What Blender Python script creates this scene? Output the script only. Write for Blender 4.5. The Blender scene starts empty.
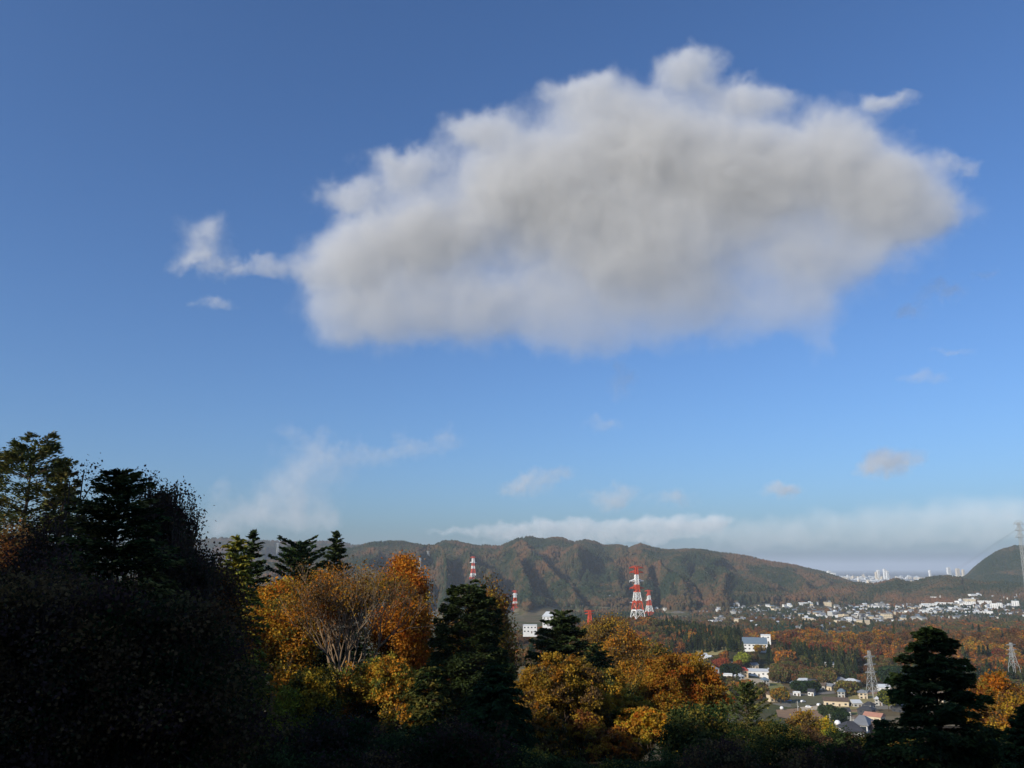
import bpy, bmesh, math, random
import numpy as np
from mathutils import Vector

C = bpy.context.scene
COL = C.collection
F = 796.0
PITCH = math.atan(184 / F)
R_ = math.radians

# ------------------------------------------------------------------ camera
cam = bpy.data.cameras.new('camera')
cam.sensor_width = 36
cam.lens = F / 1024 * 36
cam.clip_start = 0.5
cam.clip_end = 150000
camo = bpy.data.objects.new('camera', cam)
COL.objects.link(camo)
camo.rotation_euler = (math.pi / 2 + PITCH, 0, 0)
C.camera = camo

# ------------------------------------------------------------------ light
SUN_AZ = R_(-130)
SUN_EL = R_(24)
SUN = Vector((math.sin(SUN_AZ) * math.cos(SUN_EL), math.cos(SUN_AZ) * math.cos(SUN_EL), math.sin(SUN_EL)))
sl = bpy.data.lights.new('sun', 'SUN')
sl.energy = 4.5
sl.angle = R_(0.5)
sl.color = (1.0, .89, .73)
so = bpy.data.objects.new('sun', sl)
COL.objects.link(so)
so.rotation_euler = SUN.to_track_quat('Z', 'Y').to_euler()
w = bpy.data.worlds.new('World')
C.world = w
w.use_nodes = True
wt = w.node_tree
sky = wt.nodes.new('ShaderNodeTexSky')
sky.sky_type = 'NISHITA'
sky.sun_disc = False
sky.sun_elevation = SUN_EL
sky.sun_rotation = SUN_AZ
sky.altitude = 300
sky.air_density = 1.0
sky.dust_density = 2.4
sky.ozone_density = 2.0
mixw = wt.nodes.new('ShaderNodeVectorMath')
mixw.operation = 'MULTIPLY'
mixw.inputs[1].default_value = (.545, .79, 1.12)      # camera white balance on the sky light
wt.links.new(sky.outputs[0], mixw.inputs[0])
bg = wt.nodes['Background']
wt.links.new(mixw.outputs[0], bg.inputs[0])
bg.inputs[1].default_value = .135
C.view_settings.view_transform = 'Standard'
C.view_settings.look = 'None'
C.view_settings.exposure = 0
C.view_settings.gamma = 1
C.cycles.volume_bounces = 2
C.cycles.volume_step_rate = 1
C.cycles.volume_max_steps = 160
C.cycles.max_bounces = 6
C.cycles.diffuse_bounces = 3
C.cycles.transmission_bounces = 4
C.cycles.transparent_max_bounces = 8
C.cycles.use_denoising = True

# ------------------------------------------------------------------ helpers
cP, sP = math.cos(PITCH), math.sin(PITCH)
def ray(px, py):
    u = 384 - py
    return Vector((px - 512, F * cP - u * sP, F * sP + u * cP)) / F
def at(px, py, r):
    d = ray(px, py)
    return d * (r / math.hypot(d.x, d.y))

class NB:
    def __init__(s, nt): s.nt = nt
    def n(s, t, **k):
        o = s.nt.nodes.new(t)
        for a, b in k.items(): setattr(o, a, b)
        return o
    def l(s, a, b): s.nt.links.new(a, b)
    def m(s, op, a, b=0., c=None):
        o = s.n('ShaderNodeMath', operation=op)
        for i, v in enumerate((a, b, c)):
            if v is None: continue
            if isinstance(v, (int, float)): o.inputs[i].default_value = v
            else: s.l(v, o.inputs[i])
        return o.outputs[0]
    def v(s, op, a, b=None):
        o = s.n('ShaderNodeVectorMath', operation=op)
        for i, v in enumerate((a, b)):
            if v is None: continue
            if isinstance(v, tuple): o.inputs[i].default_value = v
            else: s.l(v, o.inputs[i])
        return o.outputs['Value'] if op in ('LENGTH', 'DOT_PRODUCT') else o.outputs[0]
    def noise(s, vec, scale, detail=4, rough=.55):
        o = s.n('ShaderNodeTexNoise')
        s.l(vec, o.inputs['Vector'])
        o.inputs['Scale'].default_value = scale
        o.inputs['Detail'].default_value = detail
        o.inputs['Roughness'].default_value = rough
        return o
    def ramp(s, fac, stops, interp='LINEAR'):
        o = s.n('ShaderNodeValToRGB')
        cr = o.color_ramp
        cr.interpolation = interp
        while len(cr.elements) < len(stops): cr.elements.new(.5)
        for e, (p, c) in zip(cr.elements, stops):
            e.position = p
            e.color = (*c, 1)
        s.l(fac, o.inputs[0])
        return o.outputs[0]
    def mix(s, fac, a, b):
        o = s.n('ShaderNodeMix', data_type='RGBA')
        for i, v in ((0, fac), (6, a), (7, b)):
            if isinstance(v, (int, float)): o.inputs[i].default_value = v
            elif isinstance(v, tuple): o.inputs[i].default_value = (*v, 1)
            else: s.l(v, o.inputs[i])
        return o.outputs[2]

def mat_new(name):
    m = bpy.data.materials.new(name)
    m.use_nodes = True
    m.node_tree.nodes.clear()
    return m, NB(m.node_tree)

def mat_simple(name, col, rough=.8, var=.25, scale=.6, metallic=0, spec=.3):
    """painted / built surface with a little dirt variation"""
    m, N = mat_new(name)
    out = N.n('ShaderNodeOutputMaterial')
    b = N.n('ShaderNodeBsdfPrincipled')
    b.inputs['Roughness'].default_value = rough
    b.inputs['Metallic'].default_value = metallic
    b.inputs['Specular IOR Level'].default_value = spec
    pos = N.n('ShaderNodeNewGeometry').outputs['Position']
    nz = N.noise(pos, scale, 4)
    f = N.m('MULTIPLY_ADD', nz.outputs[0], var * 2, 1 - var)
    c = N.n('ShaderNodeVectorMath', operation='SCALE')
    c.inputs[0].default_value = col
    N.l(f, c.inputs['Scale'])
    N.l(c.outputs[0], b.inputs['Base Color'])
    N.l(b.outputs[0], out.inputs[0])
    return m

def mat_leaf(name, trans=.25, attr='leaf_colour'):
    m, N = mat_new(name)
    out = N.n('ShaderNodeOutputMaterial')
    a = N.n('ShaderNodeAttribute', attribute_name=attr).outputs['Color']
    rnd = N.n('ShaderNodeObjectInfo').outputs['Random']
    hs = N.n('ShaderNodeHueSaturation')
    N.l(a, hs.inputs['Color'])
    N.l(N.m('MULTIPLY_ADD', rnd, .014, .494), hs.inputs['Hue'])
    N.l(N.m('MULTIPLY_ADD', rnd, .35, .82), hs.inputs['Value'])
    d = N.n('ShaderNodeBsdfDiffuse')
    t = N.n('ShaderNodeBsdfTranslucent')
    N.l(hs.outputs[0], d.inputs[0])
    N.l(hs.outputs[0], t.inputs[0])
    mx = N.n('ShaderNodeMixShader')
    mx.inputs[0].default_value = trans
    N.l(d.outputs[0], mx.inputs[1])
    N.l(t.outputs[0], mx.inputs[2])
    N.l(mx.outputs[0], out.inputs[0])
    return m

def tag(o, label=None, cat=None, group=None, kind=None):
    if label: o['label'] = label
    if cat: o['category'] = cat
    if group: o['group'] = group
    if kind: o['kind'] = kind
    return o

def link(name, data, parent=None, loc=None):
    o = bpy.data.objects.new(name, data)
    COL.objects.link(o)
    if parent is not None: o.parent = parent
    if loc is not None: o.location = loc
    return o

def empty(name, loc, rz=0):
    o = link(name, None, None, loc)
    o.rotation_euler = (0, 0, rz)
    o.empty_display_size = .5
    return o

def mesh_np(name, V, Q, mat=None, col=None, smooth=False):
    """V (n,3); Q (m,4) or (m,3) index array; col (m,3) colour per face"""
    me = bpy.data.meshes.new(name)
    V = np.asarray(V, np.float32)
    Q = np.asarray(Q, np.int32)
    k = Q.shape[1]
    me.vertices.add(len(V))
    me.vertices.foreach_set('co', V.ravel())
    me.loops.add(Q.size)
    me.loops.foreach_set('vertex_index', Q.ravel())
    me.polygons.add(len(Q))
    me.polygons.foreach_set('loop_start', np.arange(0, Q.size, k, dtype=np.int32))
    if smooth: me.polygons.foreach_set('use_smooth', np.ones(len(Q), bool))
    me.update(calc_edges=True)
    if col is not None:
        a = me.attributes.new('leaf_colour', 'FLOAT_COLOR', 'FACE')
        cc = np.ones((len(Q), 4), np.float32)
        cc[:, :3] = col
        a.data.foreach_set('color', cc.ravel())
    if mat: me.materials.append(mat)
    return me

# ------------------------------------------------------------------ noise (numpy)
_rs = np.random.RandomState(7)
_tab = _rs.rand(256, 256).astype(np.float64)
def vnoise(x, y):
    xi = np.floor(x).astype(int); yi = np.floor(y).astype(int)
    fx = x - xi; fy = y - yi
    fx = fx * fx * (3 - 2 * fx); fy = fy * fy * (3 - 2 * fy)
    a = _tab[xi & 255, yi & 255]; b = _tab[(xi + 1) & 255, yi & 255]
    c = _tab[xi & 255, (yi + 1) & 255]; d = _tab[(xi + 1) & 255, (yi + 1) & 255]
    return (a * (1 - fx) + b * fx) * (1 - fy) + (c * (1 - fx) + d * fx) * fy
def fbm(x, y, o=4, g=.5):
    s = 0; a = 1; t = 0
    for i in range(o):
        s = s + a * vnoise(x + 17.3 * i, y + 9.1 * i); t += a
        a *= g; x = x * 2.03; y = y * 2.03
    return s / t
def sstep(a, b, x):
    t = np.clip((x - a) / (b - a), 0, 1)
    return t * t * (3 - 2 * t)

# ------------------------------------------------------------------ terrain height
def az(px, py=568): 
    d = ray(px, py)
    return math.atan2(d.x, d.y)
def tanel(px, py):
    d = ray(px, py)
    return d.z / math.hypot(d.x, d.y)

SKY_B = [(150, 568), (250, 562), (300, 556), (335, 550), (352, 548), (372, 543.5), (388, 542), (402, 542), (425, 545.5), (434, 545), (443, 541), (455, 540.5),
         (472, 545), (500, 547), (507, 544), (517, 539.5), (531, 537), (545, 539), (553, 537), (562, 537.5), (574, 542), (585, 539.5), (594, 541), (604, 545.5),
         (618, 544.5), (630, 547), (641, 543.5), (652, 547), (668, 550), (684, 549), (700, 549), (722, 553), (745, 556.5), (768, 562), (790, 565),
         (805, 568.5), (820, 572), (838, 577), (856, 584), (872, 594), (890, 606)]
SKY_A = [(-200, 560), (0, 550), (120, 545), (190, 541), (205, 539), (222, 537), (240, 539), (262, 541), (285, 541), (305, 542.5), (325, 541), (345, 543),
         (380, 549), (430, 553), (520, 562), (560, 572), (610, 590), (650, 620)]
SKY_R = [(900, 600), (955, 582), (966, 577), (975, 568), (985, 560), (995, 553), (1003, 549), (1013, 546.5), (1024, 547), (1045, 552), (1080, 562), (1130, 575), (1180, 590)]
SKY_C = [(640, 612), (690, 606), (715, 602), (750, 597), (775, 593), (800, 590.5), (830, 589), (850, 585), (870, 586), (885, 583), (897, 580), (910, 584), (925, 580.5),
         (945, 578), (965, 580), (985, 583), (1010, 582), (1030, 584), (1100, 588), (1200, 596)]
def prof(lst):
    a = np.array([az(p, q) for p, q in lst]); t = np.array([tanel(p, q) for p, q in lst])
    return a, t
PA, PB, PR, PC = prof(SKY_A), prof(SKY_B), prof(SKY_R), prof(SKY_C)

def ridge(az_, r, P, D, Wf, Wb, base, spur=28, freq=34, seed=0, pw=1.15, lower=8):
    te = np.interp(az_, P[0], P[1])
    crest = te * D - lower
    crest = np.where(te * D < base, base - 20, crest)
    t = (D - r) / np.where(r < D, Wf, Wb)
    t = np.clip(np.abs(t), 0, 1.3)
    wob = (fbm(az_ * 12 + seed, t * 1.6 + seed, 3) - .5) * 3.4
    ph = az_ * freq + wob * 1.7 - t * 2.6
    s1 = 1 - 2 * np.abs(2 * (ph * .5 - np.floor(ph * .5)) - 1)
    s1 = s1 * (.55 + .9 * vnoise(ph * .5 + seed, t + 3.3)) - .25
    s2 = 1 - 2 * np.abs(fbm(ph * 2.7 + 11, t * 3.1 + seed, 3) * 2 - 1)
    env = np.clip(t * 3.2, 0, 1) ** 1.6 * np.clip((1.05 - t) * 1.8, 0, 1)
    h = base + (crest - base) * np.clip(1 - t, 0, 1) ** pw + env * (s1 * spur + s2 * spur * .75) * np.clip((crest - base) / 200, 0, 1.1)
    return np.where(t >= 1.05, -1e3, h)

BUMPS = []   # (x, y, amp, sigma)
def H(x, y, bumps=True):
    x = np.asarray(x, float); y = np.asarray(y, float)
    r = np.hypot(x, y); a = np.arctan2(x, y)
    # hillside dropping to the plain
    rr = np.array([0, 4, 8, 16, 30, 50, 70, 100, 150, 200, 250, 300, 350, 420, 480, 600, 900, 2000, 5000, 9000, 22000, 60000.])
    zz = np.array([-1.7, -1.9, -3.2, -6.0, -9.6, -13.2, -16.5, -23.5, -36, -48, -60, -70, -79, -86, -90, -93, -94, -97, -108, -110, -112, -112])
    h = np.interp(r, rr, zz)
    h = h + (fbm(x / 60 + 5, y / 60 + 5, 3) - .5) * np.clip((r - 10) / 60, 0, 1) * 7 * (1 - .6 * sstep(350, 520, r))
    # unseen flank behind and left of the viewer, crest shaped to shade the slope
    s = -(x * -math.sin(SUN_AZ) + y * -math.cos(SUN_AZ))
    u = x * -math.cos(SUN_AZ) - y * -math.sin(SUN_AZ)
    crest = 38.5 + 6 * sstep(-50, -38, u) + 9 * sstep(-24, -10, u) + (fbm(u / 9 + 3, u * 0 + 1.5, 3) - .5) * 9
    back = np.interp(s, [-1e5, 3, 20, 80, 160, 400, 1e5], [-200, -2.2, 4, 1000, 1000, 1000, 1000])
    hb = np.where(s < 80, -2.0 + (crest + 2) * np.clip((s - 3) / 77, 0, 1) ** 1.0, crest + (s - 80) * .05)
    hb = np.where(s > 220, hb - (s - 220) * .05, hb)
    h = np.where(s > 3, np.maximum(hb, h), h)
    # mountains
    DB = np.interp(a, [az(330), az(480), az(600), az(700), az(830), az(930)], [2900, 3050, 3300, 3150, 3500, 3700])
    h = np.maximum(h, ridge(a, r, PB, DB, 1400., 900., -96, 36, 36, 2.0, 1.3))
    h = np.maximum(h, ridge(a, r, PA, 4700., 1500., 900., -98, 36, 26, 7.0, 1.3))
    h = np.maximum(h, ridge(a, r, PR, 3900., 700., 900., -100, 20, 26, 4.0, .8))
    h = np.maximum(h, ridge(a, r, PC, 2750., 330., 320., -98, 6, 60, 9.0, .8, 4))
    if bumps:
        for bx, by, am, sg in BUMPS:
            h = h + am * np.exp(-((x - bx) ** 2 + (y - by) ** 2) / (2 * sg * sg))
    return h
def Hs(x, y): return float(H(np.array([x]), np.array([y]))[0])
_want = []
def bump_to(px, py, r, sg):
    p = at(px, py, r); _want.append((p.x, p.y, p.z, sg))
def solve_bumps():
    """amplitudes chosen together so that the ground passes through every wanted point"""
    n = len(_want)
    W = np.array(_want)
    A_ = np.exp(-((W[:, None, 0] - W[None, :, 0]) ** 2 + (W[:, None, 1] - W[None, :, 1]) ** 2) / (2 * W[None, :, 3] ** 2))
    d = W[:, 2] - H(W[:, 0], W[:, 1])
    amp = np.linalg.solve(A_ + np.eye(n) * .05, d)
    for q, a in zip(_want, amp): BUMPS.append((q[0], q[1], float(a), q[3]))
_rad = np.concatenate([np.arange(15, 400, 2.5), np.arange(400, 1500, 6), np.arange(1500, 5000, 15), np.arange(5000, 16000, 80)])
def hit(px, py):
    """first terrain point on the ray through a photo pixel"""
    d = ray(px, py); h = math.hypot(d.x, d.y)
    X = d.x / h * _rad; Y = d.y / h * _rad; Z = d.z / h * _rad
    g = H(X, Y)
    k = np.nonzero(Z <= g)[0]
    if len(k) == 0: return None
    i = k[0]
    return Vector((X[i], Y[i], g[i]))

# wooded knolls in the middle distance
for q in ((638, 624, 1000, 60), (600, 643, 700, 60), (545, 662, 480, 60), (545, 642, 850, 60), (700, 640, 900, 50), (756, 650, 820, 40),
          (800, 638, 930, 50), (850, 635, 930, 50), (905, 634, 930, 50), (960, 632, 930, 55), (1015, 630, 930, 55), (1080, 630, 930, 60), (1000, 722, 290, 45)):
    bump_to(*q)
solve_bumps()

# land sheet: polar grid, dense in the viewed sector
ang = np.concatenate([np.arange(-180, -42, 2.0), np.arange(-42, 42, .11), np.arange(42, 180.01, 2.0)])
ang[-1] = 180
ang = np.radians(ang)
rad = np.concatenate([[0.01], np.geomspace(1.5, 300, 130), np.linspace(305, 1450, 170), np.linspace(1460, 4900, 330), np.geomspace(4960, 60000, 70)])
A, RR = np.meshgrid(ang, rad)
X = RR * np.sin(A); Y = RR * np.cos(A)
Z = H(X, Y)
nr, na = A.shape
idx = np.arange(nr * na).reshape(nr, na)
Q = np.stack([idx[:-1, :-1], idx[:-1, 1:], idx[1:, 1:], idx[1:, :-1]], -1).reshape(-1, 4)

def mat_land():
    m, N = mat_new('land')
    out = N.n('ShaderNodeOutputMaterial')
    d = N.n('ShaderNodeBsdfPrincipled')
    d.inputs['Roughness'].default_value = .95
    d.inputs['Specular IOR Level'].default_value = .05
    pos = N.n('ShaderNodeNewGeometry').outputs['Position']
    sep = N.n('ShaderNodeSeparateXYZ'); N.l(pos, sep.inputs[0])
    # valley: patchwork of small fields, gardens, bare soil
    vo = N.n('ShaderNodeTexVoronoi', feature='F1'); N.l(pos, vo.inputs['Vector']); vo.inputs['Scale'].default_value = 1 / 26
    sc = N.n('ShaderNodeSeparateColor'); N.l(vo.outputs['Color'], sc.inputs[0])
    field = N.ramp(sc.outputs[0], [(0, (.12, .11, .045)), (.22, (.20, .145, .08)), (.42, (.085, .10, .035)), (.6, (.27, .21, .13)), (.78, (.14, .125, .06)), (.92, (.30, .28, .25))], 'CONSTANT')
    fine = N.noise(pos, .25, 5, .7)
    field = N.mix(N.m('MULTIPLY', fine.outputs[0], .9), field, (.09, .08, .04))
    # forest floor and far forest canopy
    f1 = N.noise(pos, 1 / 130, 5, .62)
    f2 = N.noise(pos, 1 / 14, 4, .7)
    ff = N.m('ADD', N.m('MULTIPLY', f1.outputs[0], .75), N.m('MULTIPLY', f2.outputs[0], .25))
    forest = N.ramp(ff, [(.40, (.018, .030, .013)), (.48, (.035, .040, .018)), (.53, (.075, .052, .024)), (.60, (.12, .058, .026))])
    # far built-up plain
    vc = N.n('ShaderNodeTexVoronoi', feature='F1'); N.l(pos, vc.inputs['Vector']); vc.inputs['Scale'].default_value = 1 / 60
    s2 = N.n('ShaderNodeSeparateColor'); N.l(vc.outputs['Color'], s2.inputs[0])
    town = N.ramp(s2.outputs[1], [(0, (.07, .075, .06)), (.5, (.14, .14, .14)), (.75, (.06, .07, .05)), (.86, (.42, .42, .43))], 'CONSTANT')
    cover = N.n('ShaderNodeAttribute', attribute_name='cover').outputs['Color']
    cs = N.n('ShaderNodeSeparateColor'); N.l(cover, cs.inputs[0])
    c = N.mix(cs.outputs[0], field, forest)
    c = N.mix(cs.outputs[1], c, town)
    soil = N.mix(N.noise(pos, 1.3, 5, .7).outputs[0], (.03, .024, .014), (.075, .05, .025))
    c = N.mix(cs.outputs[2], c, soil)
    N.l(c, d.inputs['Base Color'])
    b = N.n('ShaderNodeBump'); b.inputs['Strength'].default_value = .7; b.inputs['Distance'].default_value = 3
    N.l(f2.outputs[0], b.inputs['Height'])
    N.l(b.outputs[0], d.inputs['Normal'])
    N.l(d.outputs[0], out.inputs[0])
    return m
me = mesh_np('ground', np.stack([X, Y, Z], -1).reshape(-1, 3), Q, mat_land(), smooth=True)
# land cover map: R forest, G far built-up plain, B leaf-litter slope
Hb = np.interp(RR, [0, 500, 2000, 5000, 60000], [-95, -91, -97, -108, -112])
Rf = sstep(3, 12, Z - Hb) * (RR > 600)
Rf = np.maximum(Rf, 0)
Gf = sstep(4200, 5600, RR) * (1 - Rf)
Bf = 1 - sstep(300, 430, RR)
cov = np.zeros((nr * na, 4), np.float32)
cov[:, 0] = Rf.ravel(); cov[:, 1] = Gf.ravel(); cov[:, 2] = Bf.ravel(); cov[:, 3] = 1
a_ = me.attributes.new('cover', 'FLOAT_COLOR', 'POINT')
a_.data.foreach_set('color', cov.ravel())
tag(link('ground', me), kind='structure')

# ------------------------------------------------------------------ clouds (real volumes)
def cloud(name, lobes, D, dens, warp, scale, label, group=None, base_thin=None, ero=.32, thr=.12, top=.6, step=None, detail=5, depth=1.0, dom=1.28, flat=1.0, aniso=0, rough=.6):
    k = D / F
    lw = []
    for x, y, rx, ry in lobes:
        d = ray(x, y); d = d * (D / d.y)
        lw.append((d, rx * k, min(rx, ry * 1.4) * k * 1.1 * depth, ry * k))
    n = len(lw)
    ctr = sum((l[0] for l in lw), Vector()) / n
    bm = bmesh.new()
    for d, a, b, c in lw:
        g = bmesh.ops.create_icosphere(bm, subdivisions=2, radius=1)
        for v in g['verts']:
            v.co = Vector((v.co.x * a, v.co.y * b, v.co.z * c)) * dom + (d - ctr)
    me = bpy.data.meshes.new(name)
    bm.to_mesh(me)
    ob = link(name, me, None, ctr)
    if n > 1:
        rm = ob.modifiers.new('hull', 'REMESH')
        rm.mode = 'VOXEL'
        rm.voxel_size = max(min(l[3] for l in lw) * .28, 10)
    mt, N = mat_new(name)
    out = N.n('ShaderNodeOutputMaterial')
    pv = N.n('ShaderNodeVolumePrincipled')
    N.l(pv.outputs[0], out.inputs['Volume'])
    tc = N.n('ShaderNodeTexCoord').outputs['Object']
    nz = N.noise(tc, 1 / scale, detail, rough)
    off = N.v('SUBTRACT', nz.outputs['Color'], (.5, .5, .5))
    sc = N.n('ShaderNodeVectorMath', operation='SCALE')
    N.l(off, sc.inputs[0]); sc.inputs['Scale'].default_value = warp
    p = N.v('ADD', tc, N.v('MULTIPLY', sc.outputs[0], (1.1, flat, 1.0)))
    tot = None
    for d, a, b, c in lw:
        q = N.v('SUBTRACT', p, tuple(d - ctr)); q = N.v('DIVIDE', q, (a, b, c)); L = N.v('DOT_PRODUCT', q, q)
        e = N.m('EXPONENT', N.m('MULTIPLY', L, -2.0))
        tot = e if tot is None else N.m('ADD', tot, e)
    n2 = N.noise(p, 3.2 / scale, 5, .68)
    tot = N.m('SUBTRACT', tot, N.m('MULTIPLY', n2.outputs[0], ero))
    mr = N.n('ShaderNodeMapRange', interpolation_type='SMOOTHSTEP')
    N.l(tot, mr.inputs[0])
    mr.inputs[1].default_value = thr; mr.inputs[2].default_value = top
    mr.inputs[3].default_value = 0; mr.inputs[4].default_value = dens
    dn = mr.outputs[0]
    if base_thin:
        sp = N.n('ShaderNodeSeparateXYZ'); N.l(tc, sp.inputs[0])
        ht = N.n('ShaderNodeMapRange'); N.l(N.m('MULTIPLY_ADD', sp.outputs[0], -base_thin[3], sp.outputs[2]), ht.inputs[0])
        ht.inputs[1].default_value = base_thin[0]; ht.inputs[2].default_value = base_thin[1]; ht.inputs[3].default_value = base_thin[2]; ht.inputs[4].default_value = 1
        dn = N.m('MULTIPLY', dn, ht.outputs[0])
    N.l(dn, pv.inputs['Density'])
    pv.inputs['Color'].default_value = (.975, .965, .955, 1)
    pv.inputs['Anisotropy'].default_value = aniso
    if step: mt.cycles.volume_step_rate = step
    me.materials.append(mt)
    tag(ob, label, 'cloud', group)
    return ob

cloud('cloud', [(345, 265, 68, 64), (425, 240, 95, 76), (380, 322, 110, 44), (530, 185, 105, 98), (500, 310, 130, 50), (640, 150, 110, 105), (640, 260, 150, 85),
                (760, 180, 115, 95), (842, 150, 56, 76), (885, 195, 90, 78), (925, 222, 75, 44), (830, 265, 100, 50), (800, 310, 70, 40), (818, 340, 30, 30), (262, 266, 60, 16),
                (690, 70, 48, 34), (400, 165, 60, 34), (952, 160, 46, 12), (750, 98, 60, 30), (345, 195, 50, 26), (890, 105, 40, 18), (580, 95, 60, 30), (470, 130, 50, 30), (590, 335, 110, 36), (700, 310, 100, 44)],
      8000, .0062, 900, 620, 'one big pale grey cumulus cloud filling the upper middle of the sky', thr=-.02, top=.70, detail=7, rough=.64, base_thin=(-1600, 100, .22, .14), step=.45, ero=.46, depth=.46, flat=.35)
WISP = 'thin wisps of cloud scattered over the sky'
cloud('cloud_wisp', [(205, 235, 52, 46), (190, 262, 34, 20), (230, 266, 40, 18), (215, 302, 44, 14)], 8000, .006, 600, 420,
      'small ragged white wisp just left of the big cloud', WISP, thr=.03, top=1.1, ero=.75, depth=.5)
cloud('cloud_wisp', [(300, 478, 80, 46), (262, 508, 80, 36), (345, 455, 74, 30), (400, 450, 80, 20), (315, 522, 46, 30), (292, 432, 40, 18), (445, 440, 50, 20), (230, 520, 50, 30)], 9000, .0026, 900, 520,
      'soft grey smoky cloud low over the left treetops', WISP, thr=.10, top=1.3, ero=.85, depth=.5)
cloud('cloud_wisp', [(520, 486, 46, 16), (558, 472, 40, 16)], 9500, .0065, 500, 320, 'thin grey wisp pair above the middle of the mountain ridge', WISP, thr=.03, top=1.1, ero=.7, depth=.8)
cloud('cloud_wisp', [(612, 498, 44, 20), (676, 497, 36, 15)], 9500, .0065, 500, 320, 'small grey puffs just above the long white cloud bank', WISP, thr=.03, top=1.1, ero=.7, depth=.8)
cloud('cloud_wisp', [(783, 490, 34, 11)], 9500, .009, 350, 300, 'single small dark grey lens cloud over the right valley', WISP, thr=.03, top=1.0, ero=.5, depth=1)
cloud('cloud_wisp', [(905, 457, 50, 20), (876, 466, 34, 16)], 9500, .0065, 500, 320, 'ragged dark grey puff high above the distant city', WISP, thr=.03, top=1.0, ero=.7, depth=.8)
cloud('cloud_wisp', [(955, 351, 46, 9), (925, 375, 48, 11)], 8500, .0045, 400, 350, 'two flat streaks of pale cloud near the right edge', WISP, thr=.08, top=1.1, ero=.6, depth=.9)
cloud('cloud_wisp', [(910, 308, 40, 18), (945, 290, 46, 16), (985, 272, 34, 12)], 8500, .0045, 600, 380, 'small torn wisp below the right end of the big cloud', WISP, thr=.03, top=1.1, ero=.7, depth=.7)
cloud('cloud_wisp', [(602, 425, 36, 12)], 8500, .005, 500, 380, 'faint level wisp above the middle of the ridge', WISP, thr=.03, top=1.3, ero=.6, depth=.8)
cloud('cloud_wisp', [(622, 378, 26, 32)], 8500, .004, 600, 380, 'faint rag hanging below the middle of the big cloud', WISP, thr=.03, top=1.3, ero=.7, depth=.7)
cloud('cloud_bank', [(450, 532, 50, 6), (500, 529, 50, 11), (545, 528, 50, 12), (590, 527, 50, 13), (635, 526, 46, 13), (675, 525, 40, 14), (712, 523, 36, 16), (560, 538, 90, 7), (660, 538, 90, 8)],
      30000, .0013, 1100, 700, 'bright bumpy white cloud bank lying right above the mountain ridge', thr=.10, top=.8, depth=.8, aniso=-.3, ero=.5)
cloud('cloud_bank', [(750, 530, 60, 16), (800, 525, 90, 19), (890, 520, 110, 26), (980, 514, 110, 32), (1080, 514, 110, 34), (740, 540, 120, 14), (860, 538, 150, 12), (1040, 535, 150, 14)],
      38000, .00026, 1900, 1200, 'wide pale grey cloud layer low over the far city', thr=.12, top=1.4, depth=.9, aniso=-.3, ero=.6)

# ------------------------------------------------------------------ haze
hz_m, N = mat_new('haze')
out = N.n('ShaderNodeOutputMaterial')
pv = N.n('ShaderNodeVolumePrincipled')
pv.inputs['Color'].default_value = (.80, .88, .97, 1)
pv.inputs['Density'].default_value = 7e-5
N.l(pv.outputs[0], out.inputs['Volume'])
hb = bmesh.new()
bmesh.ops.create_cube(hb, size=1)
hx0, hx1, hy0, hy1, hz0, hz1 = -61000, 61000, -61000, 61000, -135, 235
for v in hb.verts:
    v.co = Vector((hx0 if v.co.x < 0 else hx1, hy0 if v.co.y < 0 else hy1, hz0 if v.co.z < 0 else hz1))
hm = bpy.data.meshes.new('haze'); hb.to_mesh(hm); hm.materials.append(hz_m)

# ------------------------------------------------------------------ materials
M_bark = mat_simple('bark', (.075, .055, .04), .95, .4, 2.0, spec=.05)
M_pale = mat_simple('pale_bark', (.26, .185, .12), .9, .35, 1.5, spec=.05)
M_leaf = mat_leaf('leaves', .3)
M_needle = mat_leaf('needles', .12)
M_white = mat_simple('white_wall', (.72, .71, .68), .8, .12, .4)
M_cream = mat_simple('cream_wall', (.60, .50, .35), .85, .15, .4)
M_beige = mat_simple('beige_wall', (.50, .38, .24), .85, .15, .4)
M_greyroof = mat_simple('grey_roof', (.20, .21, .22), .6, .2, .5)
M_paleroof = mat_simple('pale_roof', (.55, .57, .58), .5, .12, .3)
M_blueroof = mat_simple('blue_grey_roof', (.15, .20, .24), .45, .15, .3)
M_darkroof = mat_simple('dark_roof', (.055, .055, .06), .6, .3, .5)
M_brownroof = mat_simple('brown_roof', (.12, .085, .06), .7, .25, .5)
M_redroof = mat_simple('red_roof', (.38, .06, .04), .7, .2, .5)
M_salmon = mat_simple('salmon_roof', (.45, .22, .15), .75, .2, .5)
M_greenroof = mat_simple('green_roof', (.12, .22, .16), .6, .2, .5)
M_glass = mat_simple('window_glass', (.03, .04, .05), .15, .1, .5, spec=.6)
M_door = mat_simple('door_paint', (.12, .08, .05), .6)
M_red = mat_simple('tower_red', (.62, .075, .025), .55, .1, .2)
M_twhite = mat_simple('tower_white', (.80, .79, .76), .55, .06, .2)
M_steel = mat_simple('galvanised_steel', (.36, .37, .36), .6, .1, .2)
M_conc = mat_simple('concrete', (.42, .41, .38), .9, .15, .5)
M_road = mat_simple('road_surface', (.22, .20, .17), .95, .2, .2)
M_asph = mat_simple('asphalt', (.09, .09, .09), .95, .2, .3)
M_fgreen = mat_simple('grass_field', (.22, .21, .065), .95, .45, .25)
M_fbrown = mat_simple('brown_field', (.30, .18, .095), .95, .4, .2)
M_folive = mat_simple('olive_field', (.28, .23, .09), .95, .4, .2)
M_fdark = mat_simple('garden_soil', (.12, .11, .05), .95, .4, .3)
M_ftan = mat_simple('tan_field', (.52, .42, .29), .95, .3, .15)
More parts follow.
